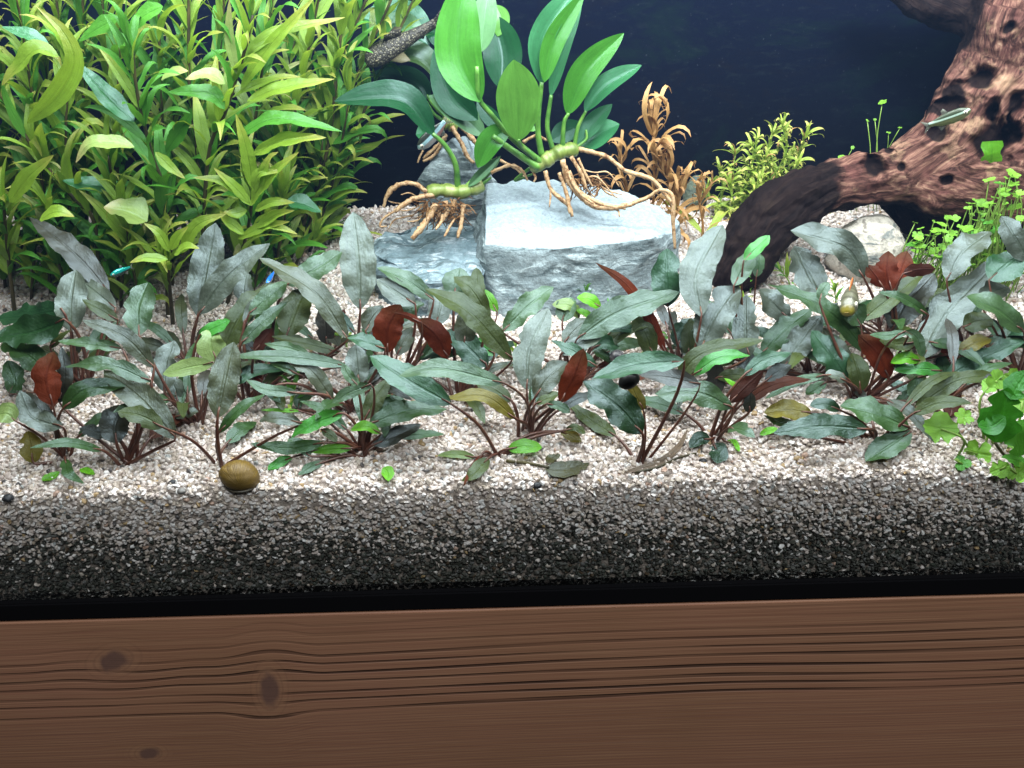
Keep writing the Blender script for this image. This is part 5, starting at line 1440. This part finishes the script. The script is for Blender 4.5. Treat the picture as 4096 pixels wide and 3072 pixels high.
# low greenery between the rows, near the foot of the big stone
LG = 'small green seedlings between the rows'
for i, (x, y, lab) in enumerate(((2060, 1480, 'seedling with narrow lime leaves below the tall pale grey leaf'), (2560, 1420, 'seedling with thin yellow-green leaves behind the flat teal leaf'), (1390, 1400, 'thin olive seedling stems behind the broad upright silver leaf'),
                                (2450, 1330, 'lime seedling at the foot of the big stone'), (2980, 1290, 'green seedling right of the tall silver-blue leaves'), (1150, 1640, 'tiny lime seedling between the maroon stems and the snail'), (3330, 1260, 'small green seedling beneath the arching silvery leaf'), (3000, 1180, 'green seedling at the driftwood foot'), (3160, 1150, 'small olive seedling under the driftwood arch'), (2330, 1250, 'low yellow-green seedling against the face of the big stone'))):
    b0 = G(x, y)
    t1 = b0 + Vector((srnd.uniform(-.01, .01), 0, srnd.uniform(.012, .026)))
    stem_plant('seedling', lab, LG, [b0, b0.lerp(t1, .5) + Vector((.002, 0, 0)), t1], .0008, .0005, 'bbf' if i % 2 else 'abb', .005, .014, .026, .1, M_FSTEM, 3, (.5, 1.3))
# ------------------------------------------------------------------ fish
def loft(name, prof, mat, parent=None, sides=14, n=26):
    """prof: (x, z centre, half height, half width) along the body."""
    vs_, fs_, uv = [], [], []
    P_ = [Vector((a, b, c)) for a, b, c, d in prof]; Q_ = [Vector((a, d, 0)) for a, b, c, d in prof]
    A = smooth_path(P_, n); B = smooth_path(Q_, n)
    for i in range(n):
        x, zc, hh = A[i]
        # widths follow x
        f = i / (n - 1) * (len(prof) - 1); k = min(int(f), len(prof) - 2); u = f - k
        hh = max(.0002, prof[k][2] * (1 - u) + prof[k + 1][2] * u); hw = max(.0002, prof[k][3] * (1 - u) + prof[k + 1][3] * u)
        x = prof[k][0] * (1 - u) + prof[k + 1][0] * u; zc = prof[k][1] * (1 - u) + prof[k + 1][1] * u
        for s in range(sides):
            a = 2 * math.pi * s / sides
            vs_.append(Vector((x, hw * math.sin(a), zc + hh * math.cos(a)))); uv.append((s / sides, i / (n - 1)))
    for i in range(n - 1):
        for s in range(sides):
            s2 = (s + 1) % sides
            fs_.append((i * sides + s, (i + 1) * sides + s, (i + 1) * sides + s2, i * sides + s2))
    fs_.append(tuple(range(sides))); fs_.append(tuple((n - 1) * sides + s for s in reversed(range(sides))))
    return link(name, mesh(name, vs_, fs_, uv), mat, parent)
def fin(name, outline, mat, parent, thick=.00035, off=(0, 0, 0), axis='y'):
    """A thin fin with its own thickness; the outline is in the (x, z) plane, or (x, y) when axis is 'z'."""
    n = len(outline); vs_ = []
    cx = sum(p[0] for p in outline) / n; cz = sum(p[1] for p in outline) / n
    for sgn in (-1, 1):
        for (a, b) in outline:
            vs_.append(Vector((a, sgn * thick * .3, b)) if axis == 'y' else Vector((a, b, sgn * thick * .3)))
        vs_.append(Vector((cx, sgn * thick, cz)) if axis == 'y' else Vector((cx, cz, sgn * thick)))
    fs_ = []
    for i in range(n):
        j = (i + 1) % n
        fs_.append((i, j, n)); fs_.append((n + 1 + j, n + 1 + i, 2 * n + 1)); fs_.append((i, n + 1 + i, n + 1 + j, j))
    me = mesh(name, [v + Vector(off) for v in vs_], fs_, [(.5, .5)] * (2 * n + 2))
    return link(name, me, mat, parent)
def eye(parent, x, y, z, r, ring=(.75, .72, .6)):
    bm = bmesh.new(); bmesh.ops.create_uvsphere(bm, u_segments=14, v_segments=10, radius=r)
    for v in bm.verts: v.co = Vector((v.co.x + x, v.co.y * .6 + y, v.co.z + z))
    me = bpy.data.meshes.new('eye'); bm.to_mesh(me); bm.free()
    me.polygons.foreach_set('use_smooth', [True] * len(me.polygons))
    m = NT('fish_eye'); e = link('eye', me, m.done(m.pbr(ring, .2, .6)), parent)
    bm = bmesh.new(); bmesh.ops.create_uvsphere(bm, u_segments=12, v_segments=8, radius=r * .62)
    for v in bm.verts: v.co = Vector((v.co.x + x, v.co.y * .6 + y + (r * .3 if y > 0 else -r * .3), v.co.z + z))
    me = bpy.data.meshes.new('pupil'); bm.to_mesh(me); bm.free()
    m = NT('fish_pupil'); link('pupil', me, m.done(m.pbr((.003, .003, .004), .1, .7)), e)
def orient(o, head, tail, up=(0, 0, 1), roll=0.0):
    """Put the fish so that its +X axis points from tail to head."""
    x = (head - tail).normalized(); u = Vector(up); z = (u - x * u.dot(x)).normalized()
    if roll: z = Quaternion(x, roll) @ z
    y = z.cross(x)
    o.matrix_world = Matrix.Translation((head + tail) / 2) @ Matrix((x, y, z)).transposed().to_4x4()

def m_simple(name, col, rough=.4, spec=.5, **kw):
    m = NT(name); return m.done(m.pbr(col, rough, spec, **kw))
# spotted armoured catfish resting on the shaded broad leaf
h, t = at(1462, 250, .325), at(1742, 92, .335)
L = (h - t).length
m = NT('catfish_skin'); co = m.objco()
v = m.n('ShaderNodeTexVoronoi', {'Vector': co, 'Scale': 560.0, 'Randomness': .8}).outputs['Distance']
n1 = m.noise(co, 90, 3)
dots = m.n('ShaderNodeMapRange', {0: v, 1: .42, 2: .22, 3: 0.0, 4: .9}).outputs[0]
col = m.mix(dots, m.mix(n1, (.010, .010, .009), (.030, .027, .020)), (.16, .15, .10))
ba = m.math('SINE', m.math('MULTIPLY', m.sep(co).outputs[0], 700.0))
col = m.mix(m.n('ShaderNodeMapRange', {0: m.sep(co).outputs[0], 1: -L * .2, 2: -L * .3, 3: 0.0, 4: .6}).outputs[0], col, m.mix(m.math('MULTIPLY', ba, .5, 0), (.012, .011, .010), (.09, .08, .055)))
M_CAT = m.done(m.pbr(col, .6, .35, m.bump(v, .7, .0012)))
M_CATF = m_simple('catfish_fin', (.055, .050, .026), .6, .3)
fishroot = empty('armoured_catfish', (h + t) / 2, 'dark spotted armoured catfish lying on a broad leaf with its head down to the left', 'fish')
loft('body', [(L * .5, -.001, .0016, .0034), (L * .46, 0, .0052, .0076), (L * .34, .0006, .0086, .0102), (L * .18, .0006, .0092, .0100), (L * .02, 0, .0074, .0078), (-L * .16, 0, .0056, .0058), (-L * .34, 0, .0044, .0042), (-L * .5, 0, .0048, .0024)], M_CAT, fishroot, 18, 34)
fin('tail_fin', [(-L * .47, .0032), (-L * .6, .0085), (-L * .64, .0095), (-L * .58, 0), (-L * .64, -.009), (-L * .6, -.0085), (-L * .47, -.0032)], M_CAT, fishroot)
fin('dorsal_fin', [(L * .2, .008), (L * .12, .0160), (L * .02, .0160), (-L * .08, .013), (-L * .06, .006)], M_CAT, fishroot)
fin('pectoral_fin', [(L * .24, -.007), (L * .10, -.020), (-L * .02, -.024), (-L * .10, -.019), (L * .02, -.008)], M_CATF, fishroot, axis='z', off=(0, 0, -.003))
fin('pectoral_fin', [(L * .24, .007), (L * .10, .018), (-L * .02, .021), (L * .02, .008)], M_CATF, fishroot, axis='z', off=(0, 0, -.003))
fin('anal_fin', [(-L * .2, -.003), (-L * .28, -.009), (-L * .34, -.003)], M_CATF, fishroot)
eye(fishroot, L * .36, -.0090, .0035, .0011, (.12, .10, .06)); eye(fishroot, L * .36, .0090, .0035, .0011, (.12, .10, .06))
orient(fishroot, h, t, (-.35, -.55, .75))

def tetra(name, label, h, t, mat, finm, hh=.0042, ww=.0021, roll=0.0, group=None, up=(0, 0, 1)):
    L = (h - t).length
    r = empty(name, (h + t) / 2, label, 'fish', group)
    loft('body', [(L * .5, 0, .0006, .0005), (L * .44, 0, hh * .55, ww * .8), (L * .3, 0, hh * .95, ww), (L * .1, -.0002, hh, ww), (-L * .12, 0, hh * .78, ww * .75), (-L * .28, .0003, hh * .42, ww * .45), (-L * .36, .0004, hh * .36, ww * .3)], mat, r)
    fin('tail_fin', [(-L * .34, hh * .32), (-L * .5, hh * 1.05), (-L * .42, 0), (-L * .5, -hh * 1.0), (-L * .34, -hh * .32)], finm, r, .0002)
    fin('dorsal_fin', [(L * .08, hh * .85), (0, hh * 1.75), (-L * .06, hh * 1.5), (-L * .05, hh * .75)], finm, r, .0002)
    fin('anal_fin', [(-L * .02, -hh * .85), (-L * .16, -hh * 1.5), (-L * .22, -hh * .55)], finm, r, .0002)
    eye(r, L * .39, -ww * .75, hh * .15, hh * .27); eye(r, L * .39, ww * .75, hh * .15, hh * .27)
    orient(r, h, t, up, roll)
    return r
def neon_mat(name, stripe, belly, back, low):
    m = NT(name); co = m.objco(); z = m.sep(co).outputs[2]; x = m.sep(co).outputs[0]
    s = m.math('MULTIPLY', m.n('ShaderNodeMapRange', {0: z, 1: -.0004, 2: .0002, 3: 0.0, 4: 1.0}).outputs[0], m.n('ShaderNodeMapRange', {0: z, 1: .0036, 2: .0028, 3: 0.0, 4: 1.0}).outputs[0])
    col = m.mix(m.n('ShaderNodeMapRange', {0: z, 1: -.0008, 2: .0012, 3: 0.0, 4: 1.0}).outputs[0], belly, back)
    col = m.mix(m.math('MULTIPLY', m.n('ShaderNodeMapRange', {0: x, 1: .002, 2: -.004, 3: 0.0, 4: 1.0}).outputs[0], m.n('ShaderNodeMapRange', {0: z, 1: 0.0, 2: -.001, 3: 0.0, 4: 1.0}).outputs[0]), col, low)
    col = m.mix(s, col, stripe)
    return m.done(m.pbr(col, .22, .9, Metallic=.35))
M_CLEARFIN = NT('clear_fin'); _t = M_CLEARFIN.n('ShaderNodeBsdfTransparent'); _p = M_CLEARFIN.pbr((.25, .27, .22), .4, .5)
M_CLEARFIN = M_CLEARFIN.done(M_CLEARFIN.n('ShaderNodeMixShader', {0: .45, 1: _t.outputs[0], 2: _p}).outputs[0])
NEON = neon_mat('neon_tetra_skin', (.55, .85, .95), (.50, .47, .45), (.05, .06, .05), (.45, .22, .2))
tetra('neon_tetra', 'silvery neon fish with a pale blue stripe slanting behind the broad leaves', at(1672, 596, .318), at(1800, 470, .326), NEON, M_CLEARFIN, .0072, .0034, up=(-.3, -.35, .85))
BLUE = neon_mat('blue_neon_skin', (.02, .22, .85), (.04, .06, .08), (.01, .02, .02), (.10, .02, .02))
TEAL = neon_mat('teal_neon_skin', (.01, .42, .38), (.03, .06, .06), (.01, .03, .02), (.05, .02, .02))
tetra('neon_tetra', 'small fish with a teal stripe in the shade of the left bush', at(442, 1102, .176), at(535, 1065, .186), TEAL, M_CLEARFIN, .0030, .0016, group='striped fish deep in the left bush')
tetra('neon_tetra', 'small fish with a bright blue stripe right of the silver star leaves', at(1066, 1136, .168), at(1100, 1085, .19), BLUE, M_CLEARFIN, .0030, .0016, group='striped fish deep in the left bush')
m = NT('silver_tetra_skin'); co = m.objco(); z = m.sep(co).outputs[2]
s = m.math('MULTIPLY', m.n('ShaderNodeMapRange', {0: z, 1: .0007, 2: .0012, 3: 0.0, 4: 1.0}).outputs[0], m.n('ShaderNodeMapRange', {0: z, 1: .0026, 2: .0020, 3: 0.0, 4: 1.0}).outputs[0])
col = m.mix(m.n('ShaderNodeMapRange', {0: z, 1: -.001, 2: .0016, 3: 0.0, 4: 1.0}).outputs[0], (.20, .22, .085), (.03, .045, .026))
col = m.mix(m.math('MULTIPLY', s, .9), col, (.55, .75, .62))
n = m.noise(co, 900, 2)
M_SILV = m.done(m.pbr(m.mix(m.math('MULTIPLY', n, .5), col, (.05, .06, .03)), .35, .45))
tetra('silver_tetra', 'slim greenish silver fish swimming in front of the driftwood', at(3884, 440, .205), at(3690, 512, .215), M_SILV, M_CLEARFIN, .0054, .0026, up=(0, -.2, 1))

# yellow-faced dwarf cichlid looking at the camera between the leaves
h, t = at(3388, 1244, .100), at(3432, 1095, .165)
t = h + (t - h).normalized() * .050
L = (h - t).length
m = NT('cichlid_skin'); co = m.objco(); x = m.sep(co).outputs[0]; z = m.sep(co).outputs[2]
bands = m.math('SINE', m.math('MULTIPLY', x, 900.0))
col = m.mix(m.n('ShaderNodeMapRange', {0: bands, 1: .1, 2: .6, 3: 0.0, 4: .55}).outputs[0], (.105, .105, .065), (.026, .024, .016))
face = m.n('ShaderNodeMapRange', {0: x, 1: L * .43, 2: L * .49, 3: 0.0, 4: 1.0}).outputs[0]
low = m.n('ShaderNodeMapRange', {0: z, 1: -.0012, 2: -.0036, 3: 0.0, 4: 1.0}).outputs[0]
col = m.mix(m.math('MAXIMUM', face, low), col, (.21, .175, .02))
M_CICH = m.done(m.pbr(col, .35, .6))
ci = empty('dwarf_cichlid', (h + t) / 2, 'small banded fish with a yellow face looking out between the right-hand crypt leaves', 'fish')
loft('body', [(L * .5, -.0016, .0020, .0030), (L * .47, -.0010, .0042, .0050), (L * .36, 0, .0068, .0066), (L * .18, .0003, .0086, .0066), (0, 0, .0082, .0054), (-L * .2, 0, .0058, .0032), (-L * .34, 0, .0034, .0016)], M_CICH, ci, 18, 30)
fin('tail_fin', [(-L * .32, .0032), (-L * .48, .0058), (-L * .52, 0), (-L * .48, -.0058), (-L * .32, -.0032)], M_CLEARFIN, ci)
fin('dorsal_fin', [(L * .2, .0070), (L * .12, .0112), (-L * .05, .0120), (-L * .24, .0110), (-L * .32, .0090), (-L * .28, .0040)], m_simple('cichlid_fin', (.50, .16, .05), .5, .4), ci)
fin('pelvic_fin', [(L * .16, -.006), (L * .04, -.0125), (0, -.007)], M_CLEARFIN, ci)
for sgn in (-1, 1):
    fin('pectoral_fin', [(L * .2, sgn * .005), (L * .06, sgn * .0110), (0, sgn * .0105), (L * .06, sgn * .005)], M_CLEARFIN, ci, axis='z', off=(0, 0, -.0015))
    eye(ci, L * .38, sgn * .0058, .0026, .0021)
mm = NT('cichlid_mouth')
tube('mouth', [Vector((L * .495, -.0022, -.0016)) , Vector((L * .512, 0, -.0012)), Vector((L * .495, .0022, -.0016))], [.0003, .0003], mm.done(mm.pbr((.20, .13, .02), .5)), None, 5, 7)
bpy.data.objects['mouth'].parent = ci
orient(ci, h, t, (-.15, .1, 1))

# ------------------------------------------------------------------ snails
def snail_mat():
    m = NT('olive_shell'); co = m.objco(); s_ = m.sep(co)
    th = m.n('ShaderNodeMath', {0: s_.outputs[0], 1: s_.outputs[2]}, operation='ARCTAN2').outputs[0]
    gr = m.noise(m.n('ShaderNodeCombineXYZ', {0: m.math('MULTIPLY', th, 9.0), 1: m.math('MULTIPLY', s_.outputs[1], 70.0), 2: 0.0}).outputs[0], 2.0, 3, .6)
    n = m.noise(co, 120, 3)
    col = m.ramp(gr, [(.3, (.055, .030, .005)), (.5, (.125, .074, .010)), (.7, (.19, .12, .022))])
    col = m.mix(m.n('ShaderNodeMapRange', {0: n, 1: .55, 2: .8, 3: 0.0, 4: .5}).outputs[0], col, (.07, .042, .012))
    return m.done(m.pbr(col, .48, .4, m.bump(gr, .6, .0008)))
def shell(name, R_, mat, parent):
    """A nerite shell: a swelling half-turn whorl with a low spire and a groove between."""
    bm = bmesh.new(); bmesh.ops.create_uvsphere(bm, u_segments=56, v_segments=36, radius=1)
    for v in bm.verts:
        p = v.co.copy()
        q = Vector((p.x * 1.22, p.y * .98, p.z * .96))
        if q.x > 0: q.z -= .16 * q.x * q.x
        g = math.exp(-((p.z - .55 - .25 * p.x) / .09) ** 2) * (1 if p.y < .9 else 0) * (1 if p.x < .45 else max(0, 1 - (p.x - .45) * 4))
        q *= 1 - .022 * g
        ri = math.exp(-((p.z + .55 + .15 * p.x) / .05) ** 2)
        q *= 1 + .02 * ri - .02 * math.exp(-((p.z + .66) / .04) ** 2)
        sp = Vector((-.95, -.1, .25)).normalized()
        dd = max(0, p.dot(sp) - .86) / .14
        q += sp * (.10 * dd)
        v.co = q * R_
    me = bpy.data.meshes.new(name); bm.to_mesh(me); bm.free()
    me.polygons.foreach_set('use_smooth', [True] * len(me.polygons))
    return link(name, me, mat, parent)
c = G(966, 1950)
d_ = (c - CAM).length
Rs = 62 / FPX * d_
sn = empty('brown_snail', c, 'olive-brown rounded snail shell sitting on the gravel at the front', 'snail')
so = shell('shell', Rs, snail_mat(), sn); so.location = (0, .002, Rs * .80); so.rotation_euler = (0, rad(14), rad(10))
bm = bmesh.new(); bmesh.ops.create_uvsphere(bm, u_segments=20, v_segments=10, radius=1)
for v in bm.verts: v.co = Vector((v.co.x * Rs * .95, v.co.y * Rs * .7, v.co.z * Rs * .16 + Rs * .12))
me = bpy.data.meshes.new('foot'); bm.to_mesh(me); bm.free()
me.polygons.foreach_set('use_smooth', [True] * len(me.polygons))
link('foot', me, m_simple('snail_foot', (.05, .04, .025), .5), sn)
# black snail under the flat teal leaf
p = at(2516, 1520, rootloc[6].y - .002)
bs = empty('black_snail', p, 'black snail clinging beneath the flat teal leaf of a crypt plant', 'snail')
M_BSH = NT('black_shell'); _n = M_BSH.noise(M_BSH.objco(), 300, 2)
M_BSH = M_BSH.done(M_BSH.pbr((.004, .004, .004), .45, .25, M_BSH.bump(_n, .4, .0006)))
s2 = shell('shell', 36 / FPX * (p - CAM).length, M_BSH, bs); s2.rotation_euler = (.4, -.5, .3)
tube('foot', [p + Vector((-.004, 0, .006)), p + Vector((.002, 0, .0075)), p + Vector((.009, 0, .0085))], [.002, .0022, .0008], M_BSH, bs, 8, 10)
p = P(2470, 1428, rootloc[29].y - .01, .006)
gs = empty('spiral_snail', p, 'dark grey speckled snail behind the flat teal leaf', 'snail')
M_GSH = NT('speckled_shell'); _n = M_GSH.noise(M_GSH.objco(), 400, 3)
M_GSH = M_GSH.done(M_GSH.pbr(M_GSH.ramp(_n, [(.45, (.02, .02, .025)), (.65, (.14, .13, .13))]), .5, .4))
s3 = shell('shell', 30 / FPX * (p - CAM).length, M_GSH, gs); s3.rotation_euler = (.2, .6, .8)

# ------------------------------------------------------------------ loose leaves on the gravel
LGR = 'loose leaves lying on the gravel'
def loose(name, lab, t, wd, pts, mat, lift=.004, k=.7, e=0, notch=0, cat='leaf', n=17, cup=.15, group=LGR):
    src = [tp(t, x, y) for x, y in pts]
    mid = [G(x, y, lift + e * abs(i - (len(pts) - 1) / 2)) for i, (x, y) in enumerate(src)]
    root = Vector(mid[0])
    vs_, fs_, uv = leaf_geo(mid, wd * TILE[t][2] / FPX * (mid[0] - CAM).length, k=k, n=n, cup=cup, wav=.08, notch=notch, rnd=srnd)
    o = link(name, mesh(name, [v - root for v in vs_], fs_, uv), mat); o.location = root
    return tag(o, lab, cat, group)
loose('loose_leaf', 'small lime leaf on the gravel at the front left, tilted up to the right', 'E', 42, [(245, 622), (300, 600), (352, 570)], ML['L'])
loose('loose_leaf', 'smaller lime leaf on the gravel right of the tilted one', 'E', 40, [(470, 555), (510, 565), (558, 588)], ML['L'])
loose('loose_leaf', 'lime leaf bent downwards on the gravel in front of the bright green young leaves', 'F', 75, [(345, 545), (370, 575), (376, 625)], ML['L'], .006, .3)
p1 = loose('rotten_leaf', 'dark olive rotten leaf full of holes lying at the front of the gravel', 'F', 100, [(1300, 555), (1420, 560), (1560, 520)], ML['y'], .004, .6, notch=1.0)
M_ROT = mat_leaf('rotten_leaf', (66, 62, 22), (60, 56, 22), (80, 74, 20), .45, .5, .25, (.9, .9, .9), .5, 8, gain=.75)
p1.data.materials[0] = M_ROT
q0 = Vector(p1.location)
vs_, fs_, uv = tube_geo([G(*tp('F', 1070, 508), .003), G(*tp('F', 1200, 522), .003), G(*tp('F', 1320, 545), .005)], [.0013, .0010], 6, 12)
link('leaf_stalk', mesh('leaf_stalk', [v - q0 for v in vs_], fs_, uv), M_STEM, p1)
vs_, fs_, uv = leaf_geo([G(*tp('F', x, y), .006) for x, y in ((1310, 520), (1340, 490), (1390, 470))], 60 * .678 / FPX * .7, k=.5, rnd=srnd, notch=1)
link('torn_flap', mesh('torn_flap', [v - q0 for v in vs_], fs_, uv), M_ROT, p1)
M_DRY = mat_leaf('dry_blade', (120, 100, 80), (120, 100, 80), (130, 110, 80), .5, .5, .3, (.6, .6, .6), .4, 3, gain=.9)
loose('dry_blade', 'long curved dry brown blade lying on the gravel right of the drooping leaves', 'F', 42, [(1765, 575), (1960, 520), (2080, 430), (2140, 320)], M_DRY, .003, .5, 0, 0, 'leaf', 22)
vs = [G(*tp('F', x, y), .0025) for x, y in ((1830, 575), (1960, 545), (2080, 490), (2190, 462))]
v_, f_, u_ = tube_geo(vs, [.0008, .0009], 5, 14)
o = link('dead_stem', mesh('dead_stem', [v - vs[0] for v in v_], f_, u_), M_STEM); o.location = vs[0]
tag(o, 'thin dark dead stem on the gravel below the curved dry blade', 'stem', None)
# torn bit of leaf stuck in the hole of the driftwood
p = at(3965, 612, .225)
hit = DBVH.ray_cast(CAM, ray(3965, 612))
if hit[0] is not None: p = hit[0] - ray(3965, 612) * .004
vs_, fs_, uv = leaf_geo([p + Vector((.002, 0, -.009)), p + Vector((0, -.001, 0)), p + Vector((-.001, .001, .010))], .017, k=.2, prof=lambda t: .9 + .1 * math.sin(t * 9), rnd=srnd, notch=.4, n=10, grow=False)
o = link('torn_leaf', mesh('torn_leaf', [v - p for v in vs_], fs_, uv), ML['L']); o.location = p
tag(o, 'torn square of lime leaf caught on the driftwood hole', 'leaf')
